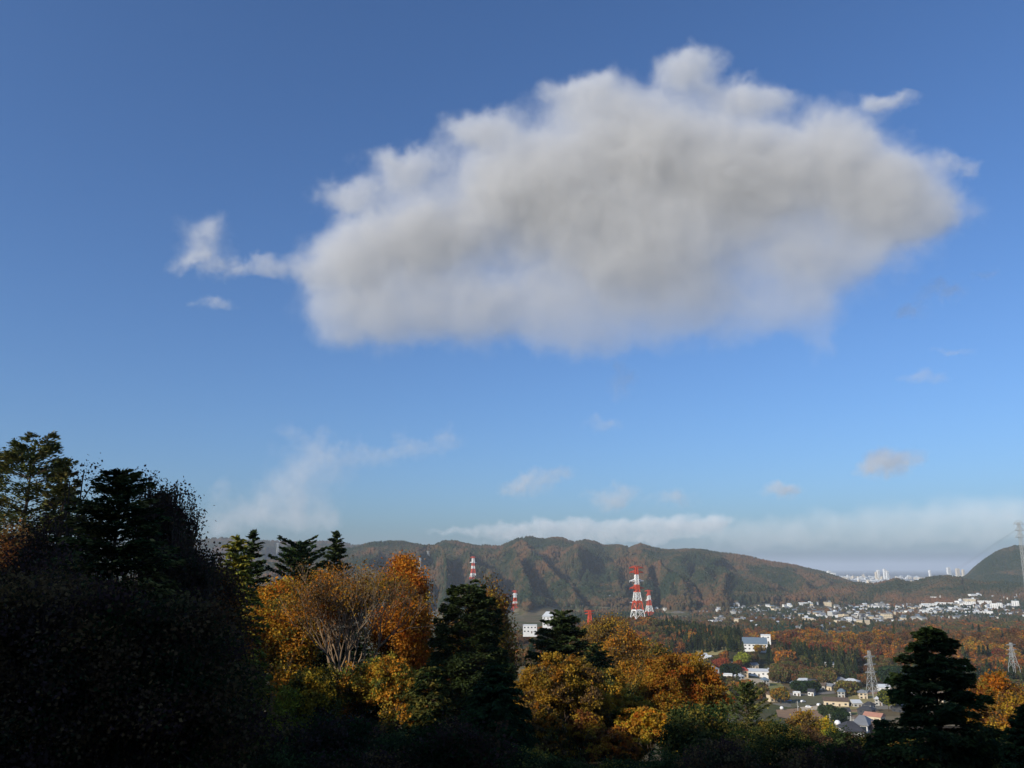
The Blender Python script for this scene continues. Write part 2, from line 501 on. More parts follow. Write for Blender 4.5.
M_blue = mat_simple('blue_paint', (.20, .34, .62), .4, .05, .5, spec=.5)
M_carw = mat_simple('white_paint', (.80, .80, .80), .35, .04, .5, spec=.5)
M_tyre = mat_simple('rubber', (.02, .02, .02), .9)

# ------------------------------------------------------------------ tree generator
PAL = {
 'orange': [(.50, .17, .018), (.44, .18, .025), (.40, .11, .018), (.48, .22, .03), (.30, .13, .025)],
 'gold':   [(.38, .225, .028), (.42, .26, .032), (.32, .17, .025), (.25, .17, .03), (.33, .14, .02)],
 'yellow': [(.46, .30, .03), (.40, .28, .03), (.30, .24, .035), (.5, .26, .02)],
 'rust':   [(.24, .085, .028), (.19, .075, .03), (.28, .11, .03), (.15, .075, .03), (.12, .08, .03)],
 'brown':  [(.16, .10, .045), (.13, .085, .04), (.19, .12, .045), (.11, .09, .04)],
 'olive':  [(.14, .13, .03), (.10, .11, .03), (.19, .15, .03), (.08, .09, .03)],
 'ygreen': [(.20, .20, .035), (.15, .17, .035), (.27, .22, .035), (.11, .13, .03)],
 'lime':   [(.32, .33, .03), (.28, .30, .035), (.24, .27, .03)],
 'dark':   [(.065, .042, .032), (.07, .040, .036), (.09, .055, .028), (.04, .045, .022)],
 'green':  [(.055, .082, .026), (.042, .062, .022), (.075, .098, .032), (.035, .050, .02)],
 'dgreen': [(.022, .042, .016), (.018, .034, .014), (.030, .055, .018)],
 'pine':   [(.15, .15, .045), (.11, .13, .04), (.19, .165, .05), (.08, .10, .035)],
 'red':    [(.30, .05, .03), (.22, .05, .03), (.34, .08, .03)],
 'pinkish': [(.42, .32, .27), (.34, .26, .21), (.48, .38, .32)],
}
def tubes(segs, sides=5):
    """segs: (n,8) p0,p1,r0,r1 -> V,Q"""
    S = np.asarray(segs, float).reshape(-1, 8)
    p0, p1, r0, r1 = S[:, :3], S[:, 3:6], S[:, 6], S[:, 7]
    d = p1 - p0
    d /= np.linalg.norm(d, axis=1, keepdims=True) + 1e-9
    ref = np.where(np.abs(d[:, 2:3]) > .9, np.array([[1., 0, 0]]), np.array([[0, 0, 1.]]))
    u = np.cross(d, ref); u /= np.linalg.norm(u, axis=1, keepdims=True) + 1e-9
    v = np.cross(d, u)
    t = np.arange(sides) / sides * 2 * np.pi
    c, s = np.cos(t)[None, :, None], np.sin(t)[None, :, None]
    ring = u[:, None] * c + v[:, None] * s
    a = p0[:, None] + ring * r0[:, None, None]
    b = p1[:, None] + ring * r1[:, None, None]
    V = np.concatenate([a, b], 1).reshape(-1, 3)
    n = len(S)
    base = (np.arange(n) * 2 * sides)[:, None]
    k = np.arange(sides)[None]; k2 = (k + 1) % sides
    Q = np.stack([base + k, base + k2, base + sides + k2, base + sides + k], -1).reshape(-1, 4)
    return V, Q

def quads(rs, c, size, axis=None, elong=1.0, flat=0.0):
    """rhombus leaves at centres c; size (n,), optional long axis"""
    n = len(c)
    if axis is None:
        axis = rs.normal(size=(n, 3))
    axis = axis / (np.linalg.norm(axis, axis=1, keepdims=True) + 1e-9)
    nr = rs.normal(size=(n, 3)); nr[:, 2] += flat * 2
    w_ = np.cross(axis, nr); w_ /= np.linalg.norm(w_, axis=1, keepdims=True) + 1e-9
    L = axis * (size * elong)[:, None] * .5
    W = w_ * size[:, None] * .5
    sh = L * .15
    V = np.stack([c - L, c + W - sh, c + L, c - W - sh], 1).reshape(-1, 3)
    Q = np.arange(n * 4).reshape(n, 4)
    return V, Q

def palette(rs, name, n, clump, jitter=.22):
    """colour per leaf: one palette entry per clump, then per-leaf variation"""
    P = np.array(PAL[name]) if isinstance(name, str) else np.array(sum([PAL[k] for k in name], []))
    nc = clump.max() + 1 if len(clump) else 1
    pick = rs.randint(0, len(P), nc)
    other = rs.randint(0, len(P), n)
    mixf = (rs.rand(n) < .3)
    col = np.where(mixf[:, None], P[other], P[pick[clump]])
    return np.clip(col * (1 + (rs.rand(n, 1) - .5) * 2 * jitter) , 0, 1)

def broadleaf(seed, Ht, R, pal, leaves=14000, size=.2, base=.28, spread=.62, levels=5, sparse=0, vase=.35, trunk_r=None, top_pal=None, tight=.75):
    """returns (wood V,Q), (leaf V,Q,col); tree stands at the origin"""
    rs = np.random.RandomState(seed)
    segs = []; tips = []
    tr = trunk_r or Ht * .018
    def grow(p, d, l, r, lev):
        mid = p + d * l * .5 + rs.normal(size=3) * l * .05
        d2 = d + rs.normal(size=3) * .12; d2[2] += .04; d2 /= np.linalg.norm(d2)
        q = mid + d2 * l * .5
        segs.append((*p, *mid, r, r * .86)); segs.append((*mid, *q, r * .86, r * .72))
        if lev >= levels:
            tips.append(q); return
        if lev >= levels - 1: tips.append(mid)
        n = 3 if lev > 0 else rs.randint(4, 6)
        if lev == levels - 1: n = rs.randint(2, 5)
        a0 = rs.rand() * 6.28
        for i in range(n):
            an = a0 + i * 6.283 / n + rs.normal() * .35
            up = np.array([0, 0, 1.])
            sd = np.cross(d2, up if abs(d2[2]) < .95 else np.array([1., 0, 0])); sd /= np.linalg.norm(sd)
            tt = np.cross(d2, sd)
            s_ = sd * math.cos(an) + tt * math.sin(an)
            k = spread * (rs.rand() * .6 + .7)
            nd = d2 * (1 - k * .45) + s_ * k; nd[2] += vase * .35; nd /= np.linalg.norm(nd)
            grow(q, nd, l * (.62 + rs.rand() * .26), r * (.55 + rs.rand() * .14), lev + 1)
        if lev == 0:
            grow(q, d2, l * .7, r * .7, 1)
    grow(np.array([0., 0, 0]), np.array([0, 0, 1.]), Ht * base, tr, 0)
    S = np.array(segs); T = np.array(tips)
    # fit into the requested height and radius
    zt = np.percentile(T[:, 2], 99.5); rt = np.percentile(np.hypot(T[:, 0], T[:, 1]), 96)
    zb = Ht * base
    def fit(P):
        Pz = P[:, 2]
        nz = np.where(Pz > zb, zb + (Pz - zb) * (Ht * .97 - zb) / (zt - zb), Pz)
        o = P.copy(); o[:, :2] *= R * .92 / rt; o[:, 2] = nz
        return o
    # the trunk itself keeps its place: blend the sideways scale in with height
    S[:, :3] = fit(S[:, :3]); S[:, 3:6] = fit(S[:, 3:6]); T = fit(T)
    keep = np.ones(len(T), bool)
    if sparse:
        g = vnoise(T[:, 0] * .5 + seed, T[:, 2] * .5 + T[:, 1] * .4)
        keep = g > sparse * .75
    T2 = T[keep]
    n = leaves
    ci = rs.randint(0, len(T2), n)
    cs = Ht * .045 * tight
    c = T2[ci] + rs.normal(size=(n, 3)) * cs * np.array([1.15, 1.15, .75])
    sz = size * (.6 + rs.rand(n) * .8)
    LV, LQ = quads(rs, c, sz, None, 1.25, .5)
    # neighbouring tips share a colour clump
    key = (np.floor(T2[:, 0] / (R * .28)) * 73 + np.floor(T2[:, 1] / (R * .28)) * 19 + np.floor(T2[:, 2] / (R * .22)) * 7).astype(int) % 211
    col = palette(rs, pal, n, key[ci])
    if top_pal is not None:
        hi = rs.rand(n) < sstep(.45, .95, c[:, 2] / Ht)
        col2 = palette(rs, top_pal, n, key[ci])
        col = np.where(hi[:, None], col2, col)
    r_ok = S[:, 6] > .004
    return tubes(S[r_ok]), (LV, LQ, col)

def conifer(seed, Ht, R, pal, sprays=9000, size=.34, base=.06, power=.85, droop=.25, gap=.028, narrow_top=0, ragged=.3, puff=0, fill=.25, widest=0.0):
    rs = np.random.RandomState(seed)
    segs = [(0, 0, 0, 0, 0, Ht * .5, Ht * .018, Ht * .011), (0, 0, Ht * .5, 0, 0, Ht * .985, Ht * .011, .01)]
    C_, A_, K_ = [], [], []
    br = []
    z = base
    while z < .985:
        t = (z - base) / (1 - base)
        rr = (1 - t) ** power
        if widest: rr = min(rr, .55 + t / widest * .45) if t < widest else rr
        nb = rs.randint(5, 8)
        a0 = rs.rand() * 6.28
        for i in range(nb):
            L = R * rr * (1 - ragged * rs.rand()) + R * .03
            an = a0 + i * 6.283 / nb + rs.normal() * .25
            br.append((z * Ht + rs.normal() * gap * Ht * .3, an, L, t))
        z += gap * (1 - .45 * t) * (.8 + rs.rand() * .4)
    tot = sum(b[2] for b in br)
    for k, (z, an, L, t) in enumerate(br):
        dx, dy = math.cos(an), math.sin(an)
        up = .55 * t - .02
        def pt(s): return np.array([dx * L * s, dy * L * s, z + L * (up * s - droop * s * s)])
        p = [pt(0), pt(.35), pt(.7), pt(1)]
        r0 = .012 * L + .008
        for j in range(3): segs.append((*p[j], *p[j + 1], r0 * (1 - j * .3), r0 * (1 - (j + 1) * .3)))
        n = max(5, int(sprays * L / tot))
        s_ = 1 - rs.rand(n) ** (1.25) * (1 - fill * .4)
        if puff: s_ = 1 - np.abs(rs.normal(size=n)) * .22
        s_ = np.clip(s_, .05, 1.03)
        side = rs.normal(size=n) * (.05 + .26 * (1 - s_) ** .6 * s_ ** .5 + puff * .12) * L
        c = np.stack([dx * L * s_ - dy * side, dy * L * s_ + dx * side, z + L * (up * s_ - droop * s_ ** 2) + rs.normal(size=n) * (.025 + puff * .07) * L - np.abs(side) * .25], 1)
        sg = np.sign(side + 1e-9)
        ax = np.stack([dx * .8 - dy * sg * .8, dy * .8 + dx * sg * .8, up - 2 * droop * s_ - .12 + rs.normal(size=n) * .25], 1)
        ax[:, :2] += rs.normal(size=(n, 2)) * .3
        C_.append(c); A_.append(ax); K_.append(np.full(n, k))
    n = 140
    zt = Ht * (.9 + .1 * rs.rand(n))
    C_.append(np.stack([rs.normal(size=n) * .02 * R, rs.normal(size=n) * .02 * R, zt], 1)); A_.append(np.stack([rs.normal(size=n) * .5, rs.normal(size=n) * .5, np.ones(n)], 1)); K_.append(np.full(n, len(br)))
    c = np.concatenate(C_); ax = np.concatenate(A_); kk = np.concatenate(K_)
    sz = size * (.5 + rs.rand(len(c)) * .7)
    LV, LQ = quads(rs, c, sz * .62, ax, 2.3, 1.0)
    col = palette(rs, pal, len(c), kk, .3)
    return tubes(np.array(segs)), (LV, LQ, col)

def grow_tree(name, gen, loc, label, cat='tree', group=None, bark=None, leafm=None, rz=0, crown='crown'):
    (WV, WQ), (LV, LQ, col) = gen
    root = empty(name, loc, rz)
    tag(root, label, cat, group)
    link('trunk', mesh_np('trunk', WV, WQ, bark or M_bark, smooth=True), root)
    link(crown, mesh_np(crown, LV, LQ, leafm or M_leaf, col), root)
    return root
def copy_tree(root, loc, rz, sc, label):
    r = root.copy(); COL.objects.link(r)
    r.location = loc; r.rotation_euler = (0, 0, rz); r.scale = sc
    r['label'] = label
    for ch in list(root.children):
        c = ch.copy(); COL.objects.link(c); c.parent = r
    return r

def spot(px, r):
    a = az(px, 640); x, y = r * math.sin(a), r * math.cos(a)
    return Vector((x, y, Hs(x, y) - .15))
def dims(px, top, width, r):
    """standing point, height and crown radius for a tree seen at px with its top at row top"""
    p = spot(px, r)
    zt = tanel(px, top) * r
    return p, zt - p.z, width / F * r * .5 * cP

# (name, px, r, top, width, generator kind, options, label)
def B(seed, px, r, top, width, pal, label='', name='broadleaf_tree', bark=None, **k):
    p, h, R = dims(px, top, width, r)
    k['leaves'] = int(k.get('leaves', 14000) * 1.35); k['size'] = k.get('size', .2) * .84
    return grow_tree(name, broadleaf(seed, h, R, pal, **k), p, label, bark=bark)
def K(seed, px, r, top, width, pal, label, name='conifer', **k):
    p, h, R = dims(px, top, width, r)
    return grow_tree(name, conifer(seed, h, R, pal, **k), p, label, leafm=M_needle)

# --- left side, in the shade of the hill
K(11, 8, 84, 438, 150, 'pine', 'tall olive pine at the left edge, its top in sunshine', 'pine_tree', puff=.55, gap=.040, power=.42, droop=.05, sprays=60000, size=.30, ragged=.3, widest=.3)
K(12, 46, 80, 458, 84, 'pine', 'slimmer olive pine just right of the tall one at the left edge', 'pine_tree', puff=.5, gap=.040, power=.5, droop=.05, sprays=36000, size=.28, ragged=.35, widest=.3)
B(13, 2, 66, 528, 84, ('rust', 'brown'), 'rust orange tree low at the left edge under the tall pine', leaves=36000, size=.18)
K(14, 104, 33, 468, 230, ('dgreen', 'pine'), 'dark conifer with a blunt green tip among the shaded trees at left', power=.55, droop=.2, gap=.024, sprays=60000, size=.17, ragged=.3)
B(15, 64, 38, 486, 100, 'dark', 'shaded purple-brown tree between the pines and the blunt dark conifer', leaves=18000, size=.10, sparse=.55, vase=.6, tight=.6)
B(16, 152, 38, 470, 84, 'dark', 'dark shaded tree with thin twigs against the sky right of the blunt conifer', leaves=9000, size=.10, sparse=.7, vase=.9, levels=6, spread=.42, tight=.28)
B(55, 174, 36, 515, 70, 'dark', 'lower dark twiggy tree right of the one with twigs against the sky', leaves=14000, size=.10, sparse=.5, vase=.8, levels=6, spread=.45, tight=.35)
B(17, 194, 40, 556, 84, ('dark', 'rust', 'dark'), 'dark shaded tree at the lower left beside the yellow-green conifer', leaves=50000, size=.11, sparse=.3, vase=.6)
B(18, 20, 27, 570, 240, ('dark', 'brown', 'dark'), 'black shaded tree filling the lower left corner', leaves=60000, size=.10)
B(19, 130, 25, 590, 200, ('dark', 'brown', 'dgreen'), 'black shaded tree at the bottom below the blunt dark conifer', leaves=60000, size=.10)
B(20, 232, 30, 640, 110, ('olive', 'brown', 'dark'), 'low black tree at the bottom left of the bare-branched orange tree', leaves=40000, size=.10)
# --- centre left, sunlit
K(21, 230, 60, 536, 120, 'ygreen', 'yellow-green feathery conifer beside the dark shaded trees', 'larch_tree', power=.6, droop=.3, sprays=36000, size=.26, ragged=.4, gap=.03)
K(22, 246, 80, 530, 110, 'green', 'dark green pointed conifer right behind the yellow-green one', power=.75, droop=.15, sprays=24000, size=.34)
K(23, 294, 88, 541, 110, ('green', 'dgreen'), 'open dark conifer with long level branches above the golden tree', 'fir_tree', power=.32, droop=.02, gap=.05, sprays=26000, size=.38, ragged=.5)
K(24, 331, 92, 531, 120, 'green', 'small pointed fir behind the bare-branched orange tree', 'fir_tree', power=.75, droop=.15, gap=.035, sprays=40000, size=.34)
B(25, 278, 74, 580, 96, ('gold', 'orange', 'olive'), 'golden olive tree left of the bare-branched orange tree', leaves=42000, size=.18, base=.3, bark=M_pale, sparse=.3, tight=.6)
B(26, 345, 68, 560, 160, ('brown', 'gold', 'orange'), 'wide half-bare tree with pale fanning branches', 'zelkova_tree', bark=M_pale, leaves=15000, size=.13, base=.24, spread=.48, levels=6, vase=.85, sparse=.5, trunk_r=.21, tight=.5)
B(27, 396, 78, 555, 78, 'orange', 'bright orange tree right of the half-bare fanning tree', leaves=44000, size=.18, sparse=.3, tight=.5, base=.2)
K(57, 352, 104, 628, 120, 'dgreen', 'dark fir hidden behind the trunk of the half-bare tree', 'fir_tree', power=.5, sprays=20000, size=.36)
K(58, 312, 100, 636, 110, ('dgreen', 'green'), 'dark fir between the golden olive tree and the half-bare tree', 'fir_tree', power=.5, sprays=20000, size=.36)
K(59, 392, 100, 640, 110, 'dgreen', 'dark fir behind the bright orange tree', 'fir_tree', power=.5, sprays=20000, size=.36)
B(28, 386, 62, 655, 110, ('gold', 'ygreen', 'orange', 'olive'), 'low yellow and orange maple under the half-bare tree', 'maple_tree', leaves=30000, size=.15, base=.35, vase=.1, sparse=.35, tight=.5)
B(29, 322, 60, 668, 76, ('yellow', 'yellow', 'olive'), 'small bright yellow maple at the foot of the half-bare tree', 'maple_tree', leaves=13000, size=.15, base=.4, vase=.1, sparse=.4, tight=.5)
B(30, 286, 58, 688, 56, ('ygreen', 'lime'), 'little yellow-green bush tree left of the yellow maple', leaves=12000, size=.14, base=.2, tight=.5)
K(31, 430, 58, 668, 66, ('dgreen', 'olive'), 'dark green leafy evergreen under the bright orange tree', power=.4, sprays=20000, size=.22, puff=.3, widest=.3)
# --- centre
K(32, 468, 70, 586, 125, 'green', 'full dark green conifer in the centre with a sunlit left side', power=.42, droop=.16, gap=.028, sprays=70000, size=.24, puff=.2, ragged=.4)
B(33, 487, 84, 586, 50, ('rust', 'gold', 'brown'), 'rust brown tree behind the full dark conifer', leaves=36000, size=.2, base=.3, tight=.6)
K(34, 496, 46, 664, 120, 'dgreen', 'black-green drooping conifer in shade at bottom centre', power=.6, droop=.35, gap=.03, sprays=40000, size=.2)
K(35, 562, 88, 611, 135, 'green', 'grey-green fir with layered branches left of the golden trees', 'fir_tree', power=.55, droop=.16, gap=.036, sprays=70000, size=.3, ragged=.3)
K(36, 596, 96, 645, 90, ('green', 'pine'), 'lower green fir half hidden between two golden trees', 'fir_tree', power=.5, droop=.2, gap=.045, sprays=40000, size=.3)
B(60, 602, 78, 668, 76, ('gold', 'olive'), 'dull gold tree between the golden brown tree and the big orange-gold one', leaves=40000, size=.17, base=.15, tight=.55)
B(61, 645, 66, 708, 66, ('gold', 'yellow', 'orange'), 'low golden tree at the bottom under the big orange-gold one', leaves=30000, size=.15, base=.12, tight=.5)
B(62, 536, 58, 704, 60, ('gold', 'olive', 'brown'), 'low olive-gold tree at the bottom left of the golden brown tree', leaves=26000, size=.14, base=.12, tight=.5)
B(63, 588, 60, 712, 56, ('gold', 'rust'), 'low rusty gold tree at the bottom right of the golden brown tree', leaves=24000, size=.14, base=.12, tight=.5)
B(64, 455, 90, 620, 70, ('rust', 'gold', 'brown'), 'rusty tree just behind the full dark conifer on its left', leaves=26000, size=.2, base=.2, tight=.55)
B(37, 562, 66, 654, 112, ('gold', 'gold', 'brown'), 'golden brown round tree below the layered fir', leaves=70000, size=.15, base=.15, tight=.5)
B(38, 604, 150, 617, 90, ('gold', 'brown'), 'golden tree on the slope right behind the layered fir', leaves=50000, size=.28, base=.2, tight=.55)
B(56, 634, 140, 630, 70, ('gold', 'brown', 'orange'), 'golden tree on the slope under the tallest pylon', leaves=40000, size=.28, base=.2, tight=.55)
B(39, 660, 130, 646, 70, ('gold', 'olive'), 'dull golden tree behind the big orange-gold tree', leaves=30000, size=.28, base=.2, tight=.6)
B(40, 672, 84, 654, 112, ('gold', 'orange', 'gold', 'yellow'), top_pal=('gold', 'gold', 'orange'), label='big orange-gold tree right of centre', leaves=80000, size=.18, base=.12, tight=.5)
#, 'big orange-gold tree right of centre', leaves=80000, size=.18, base=.12, tight=.5)
B(41, 628, 72, 694, 70, ('yellow', 'gold', 'ygreen'), 'yellow-gold tree in front of the big orange-gold one', leaves=34000, size=.16, base=.15, sparse=.2, tight=.5)
B(42, 610, 60, 728, 46, ('orange', 'rust'), 'small orange tree at the bottom between gold trees', leaves=12000, size=.14, base=.2, tight=.5)
K(43, 742, 72, 684, 84, ('pine', 'green'), 'young open conifer with see-through tiers right of the big gold tree', 'fir_tree', power=.6, droop=-.16, gap=.075, sprays=6500, size=.24, ragged=.4)
B(44, 712, 72, 718, 56, ('yellow', 'orange', 'olive'), 'straggly yellow-orange tree before the young open conifer', leaves=15000, size=.16, base=.3, sparse=.4, tight=.5)
B(45, 768, 72, 722, 44, ('olive', 'brown', 'gold'), 'olive brown bushy tree right of the young open conifer', leaves=18000, size=.16, base=.2, sparse=.3, tight=.5)
B(46, 796, 150, 711, 42, ('gold', 'brown'), 'tan gold tree beside the brown field', leaves=26000, size=.26, base=.15, tight=.6)
B(47, 816, 165, 717, 30, ('lime', 'yellow'), 'bright yellow-green tree beside the brown field', leaves=16000, size=.28, base=.15, tight=.6)
# --- right
K(48, 930, 44, 627, 160, ('dgreen', 'dgreen', 'green'), 'big near-black cedar standing at the lower right', 'cedar_tree', power=.64, droop=.2, gap=.022, sprays=80000, size=.19, ragged=.8, fill=.7, puff=.12)
B(49, 992, 110, 676, 88, ('orange', 'rust', 'gold'), 'large orange brown tree at the right edge beside the cedar', leaves=60000, size=.24, base=.2, tight=.55)
B(50, 1024, 96, 688, 60, ('rust', 'brown', 'gold'), 'rust tree cut by the right edge of the view', leaves=30000, size=.22, base=.2, tight=.6)
K(51, 1018, 40, 706, 90, 'dgreen', 'dark shaded conifer in the lower right corner', power=.6, droop=.2, sprays=30000, size=.2)
B(52, 896, 84, 738, 60, ('orange', 'olive', 'ygreen'), 'small orange and green tree at the foot of the cedar', leaves=18000, size=.17, base=.2, sparse=.3, tight=.5)
B(53, 1000, 52, 728, 40, ('orange', 'dark'), 'small dark tree with orange leaves right of the cedar foot', leaves=9000, size=.12, base=.2, sparse=.4, tight=.5)
K(54, 872, 90, 728, 60, 'dgreen', 'dark pointed conifer below the salmon roof', power=.6, sprays=18000, size=.28)

# --- dark brush along the bottom: four kinds copied about
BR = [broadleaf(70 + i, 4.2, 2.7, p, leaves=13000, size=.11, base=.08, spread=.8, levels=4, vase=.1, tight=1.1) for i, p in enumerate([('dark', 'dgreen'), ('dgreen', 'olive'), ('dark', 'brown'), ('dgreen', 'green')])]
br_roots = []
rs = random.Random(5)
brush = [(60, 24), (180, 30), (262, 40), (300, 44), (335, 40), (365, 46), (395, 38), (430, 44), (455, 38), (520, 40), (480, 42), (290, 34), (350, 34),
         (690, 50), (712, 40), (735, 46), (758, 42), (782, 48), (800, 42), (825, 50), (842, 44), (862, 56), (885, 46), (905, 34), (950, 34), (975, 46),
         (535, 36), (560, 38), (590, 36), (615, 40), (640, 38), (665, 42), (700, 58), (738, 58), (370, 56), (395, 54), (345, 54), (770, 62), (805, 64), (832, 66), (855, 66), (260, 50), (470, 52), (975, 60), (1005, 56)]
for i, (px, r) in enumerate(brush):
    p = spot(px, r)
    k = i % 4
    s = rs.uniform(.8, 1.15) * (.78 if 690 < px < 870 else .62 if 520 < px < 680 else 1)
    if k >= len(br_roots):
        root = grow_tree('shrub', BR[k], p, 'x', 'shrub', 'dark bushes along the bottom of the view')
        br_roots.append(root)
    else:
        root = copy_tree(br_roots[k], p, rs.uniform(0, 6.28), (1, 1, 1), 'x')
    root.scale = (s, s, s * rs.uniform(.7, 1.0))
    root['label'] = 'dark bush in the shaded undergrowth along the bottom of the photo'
# ------------------------------------------------------------------ middle-distance woods
def mid_round(seed, pal, h=10.5, R=5.0, n=2600, size=.95):
    """round crown of leaf tufts: a lumpy shell around a short forked trunk"""
    rs = np.random.RandomState(seed)
    lobes = [(rs.normal(size=3) * np.array([R * .38, R * .38, h * .10]) + np.array([0, 0, h * .58]), R * (.45 + rs.rand() * .25)) for _ in range(7)]
    lobes.append((np.array([0, 0, h * .66]), R * .62))
    c = []
    for k, (q, r) in enumerate(lobes):
        m = n // len(lobes)
        d = rs.normal(size=(m, 3)); d /= np.linalg.norm(d, axis=1, keepdims=True)
        c.append(q + d * r * (.72 + .33 * rs.rand(m, 1)) * np.array([1, 1, .85]))
    c = np.concatenate(c)
    c = c[c[:, 2] > h * .18]
    c[:, 2] = np.minimum(c[:, 2], h)
    key = (np.floor(c[:, 0] / 2.2) * 7 + np.floor(c[:, 1] / 2.2) * 13 + np.floor(c[:, 2] / 2.2) * 29).astype(int) % 97
    LV, LQ = quads(rs, c, size * (.6 + rs.rand(len(c)) * .8), None, 1.2, .4)
    segs = [(0, 0, -.5, 0, 0, h * .35, .28, .2)] + [(0, 0, h * .33, *(q * .96), .15, .05) for q, r in lobes]
    return tubes(np.array(segs)), (LV, LQ, palette(rs, pal, len(c), key, .25))
def mid_cedar(seed, pal, h=15, R=2.6, n=1500, size=1.0):
    return conifer(seed, h, R, pal, sprays=n, size=size, gap=.05, base=.1, power=.62, droop=.25, ragged=.3)

KINDS = []   # (name, generated, label words)
for i, (pal, n_) in enumerate([(('rust', 'rust', 'orange'), 'rust'), (('rust', 'brown'), 'rust'), (('gold', 'brown', 'orange'), 'gold'), (('brown', 'brown', 'olive'), 'brown'), (('olive', 'brown'), 'olive'), (('rust', 'red', 'brown'), 'rust')]):
    KINDS.append(('round_tree', mid_round(200 + i, pal), n_, M_leaf))
for i, pal in enumerate(['dgreen', ('dgreen', 'green'), ('green', 'pine')]):
    KINDS.append(('cedar_tree', mid_cedar(300 + i, pal), 'cedar', M_needle))
ROUND, CEDAR = list(range(6)), [6, 7, 8]
def single_mesh(name, gen, leafm):
    (WV, WQ), (LV, LQ, col) = gen
    V = np.concatenate([WV, LV]); Q = np.concatenate([WQ, LQ + len(WV)])
    cc = np.concatenate([np.tile([[.08, .06, .04]], (len(WQ), 1)), col])
    return mesh_np(name, V, Q, leafm, cc)
kmesh = [single_mesh(n, g, lm) for n, g, _, lm in KINDS]
LAB = {
 'rust': ('rust-red round tree among the autumn woods in the middle distance', 'rust-coloured trees in the middle-distance woods'),
 'gold': ('golden round tree among the autumn woods in the middle distance', 'golden trees in the middle-distance woods'),
 'brown': ('dull brown round tree among the woods in the middle distance', 'brown trees in the middle-distance woods'),
 'olive': ('olive-green round tree among the woods in the middle distance', 'olive trees in the middle-distance woods'),
 'cedar': ('narrow dark green cedar in the plantation rows in the middle distance', 'dark cedars in the middle-distance plantation'),
}
def inside(px, py, poly):
    c = False
    n = len(poly)
    for i in range(n):
        x1, y1 = poly[i]; x2, y2 = poly[i - 1]
        if (y1 > py) != (y2 > py) and px < (x2 - x1) * (py - y1) / (y2 - y1) + x1: c = not c
    return c
# woods outlined on the ground: (outline, kinds, share of cedars, spacing m)
def hull_points(poly, spacing, seed, jitter=.45):
    """world points on the ground inside an area whose corners are seen at the given photo points"""
    P = []
    for px, py in poly:
        h = hit(px, py)
        if h is None: h = at(px, py, 1500)
        P.append((h.x, h.y))
    xs = [p[0] for p in P]; ys = [p[1] for p in P]
    rr = random.Random(seed); o = []
    y = min(ys)
    while y < max(ys):
        x = min(xs)
        while x < max(xs):
            qx, qy = x + rr.uniform(-1, 1) * spacing * jitter, y + rr.uniform(-1, 1) * spacing * jitter
            if inside(qx, qy, P): o.append((qx, qy))
            x += spacing
        y += spacing
    return o
WOODS = [
 # outline, round kinds, cedar share, spacing
 ([(470, 650), (545, 650), (600, 652), (690, 650), (715, 640), (690, 630), (640, 625), (590, 626), (500, 640)], [0, 1, 2, 3, 4], .12, 8.5),
 ([(690, 655), (740, 655), (745, 640), (700, 636), (660, 634), (660, 642)], [4, 3], .9, 6.5),
 ([(768, 668), (800, 675), (838, 682), (858, 688), (862, 664), (800, 655), (768, 657)], [1, 4], .93, 6.5),
 ([(735, 641), (790, 652), (850, 660), (872, 668), (930, 672), (1100, 690), (1110, 640), (1010, 640), (900, 640), (820, 640), (760, 634)], [0, 0, 1, 2, 5], .10, 8.0),
 ([(860, 690), (880, 684), (930, 690), (1040, 705), (1100, 710), (1100, 676), (960, 668), (868, 664)], [1, 3, 4], .45, 8.0),
 ([(690, 634), (760, 634), (860, 633), (870, 627), (800, 624), (735, 621), (690, 624)], [3, 4, 1], .2, 17.0),
 ([(870, 634), (1100, 636), (1100, 627), (960, 627), (880, 629)], [1, 0, 3], .15, 10.0),
 ([(772, 684), (798, 686), (822, 690), (836, 684), (812, 672), (778, 670)], [3, 1, 3], .0, 7.5),
 ([(700, 670), (735, 673), (768, 668), (758, 660), (724, 658)], [4, 3, 0], .15, 13),
 ([(640, 688), (700, 700), (750, 704), (765, 700), (720, 684), (690, 676), (640, 676)], [3, 4, 2], .25, 9.0),
 ([(580, 692), (640, 692), (640, 664), (560, 660)], [2, 3, 4], .2, 8.5),
 ([(400, 690), (560, 690), (560, 652), (400, 652)], [2, 3, 4, 1], .35, 9),
]
pts = []          # x,y,z,kind,scale
rs = random.Random(21)
for wi, (poly, kinds, cs, sp) in enumerate(WOODS):
    for (x, y) in hull_points(poly, sp, 100 + wi):
        nz = float(vnoise(np.array([x / 45.]), np.array([y / 45. + wi]))[0])
        ced = rs.random() < (cs if cs > .8 else cs * 2 * (nz > .5) + .02)
        if ced: k = rs.choice(CEDAR)
        else:
            k = kinds[int(nz * 1.6 * len(kinds) + rs.random() * 1.2) % len(kinds)]
        pts.append((x, y, k, rs.uniform(.62, 1.2) * (1.0 if k < 6 else .92)))
zz = H(np.array([p[0] for p in pts]), np.array([p[1] for p in pts]))
# which ones stand in view, nearest first -> individuals; the rest is one mass
def topix(p):
    z = p[1] * cP + p[2] * sP
    u = -p[1] * sP + p[2] * cP
    return 512 + F * p[0] / z, 384 - F * u / z
rows = []
for (x, y, k, s), z in zip(pts, zz):
    q = topix((x, y, z + 8))
    vis = 560 < q[0] < 1030 and q[1] < 735 and not (850 < q[0] < 1000 and q[1] > 680)
    rows.append((x, y, float(z), k, s, math.hypot(x, y), vis, q))
order = sorted([i for i, r in enumerate(rows) if r[6]], key=lambda i: rows[i][5])
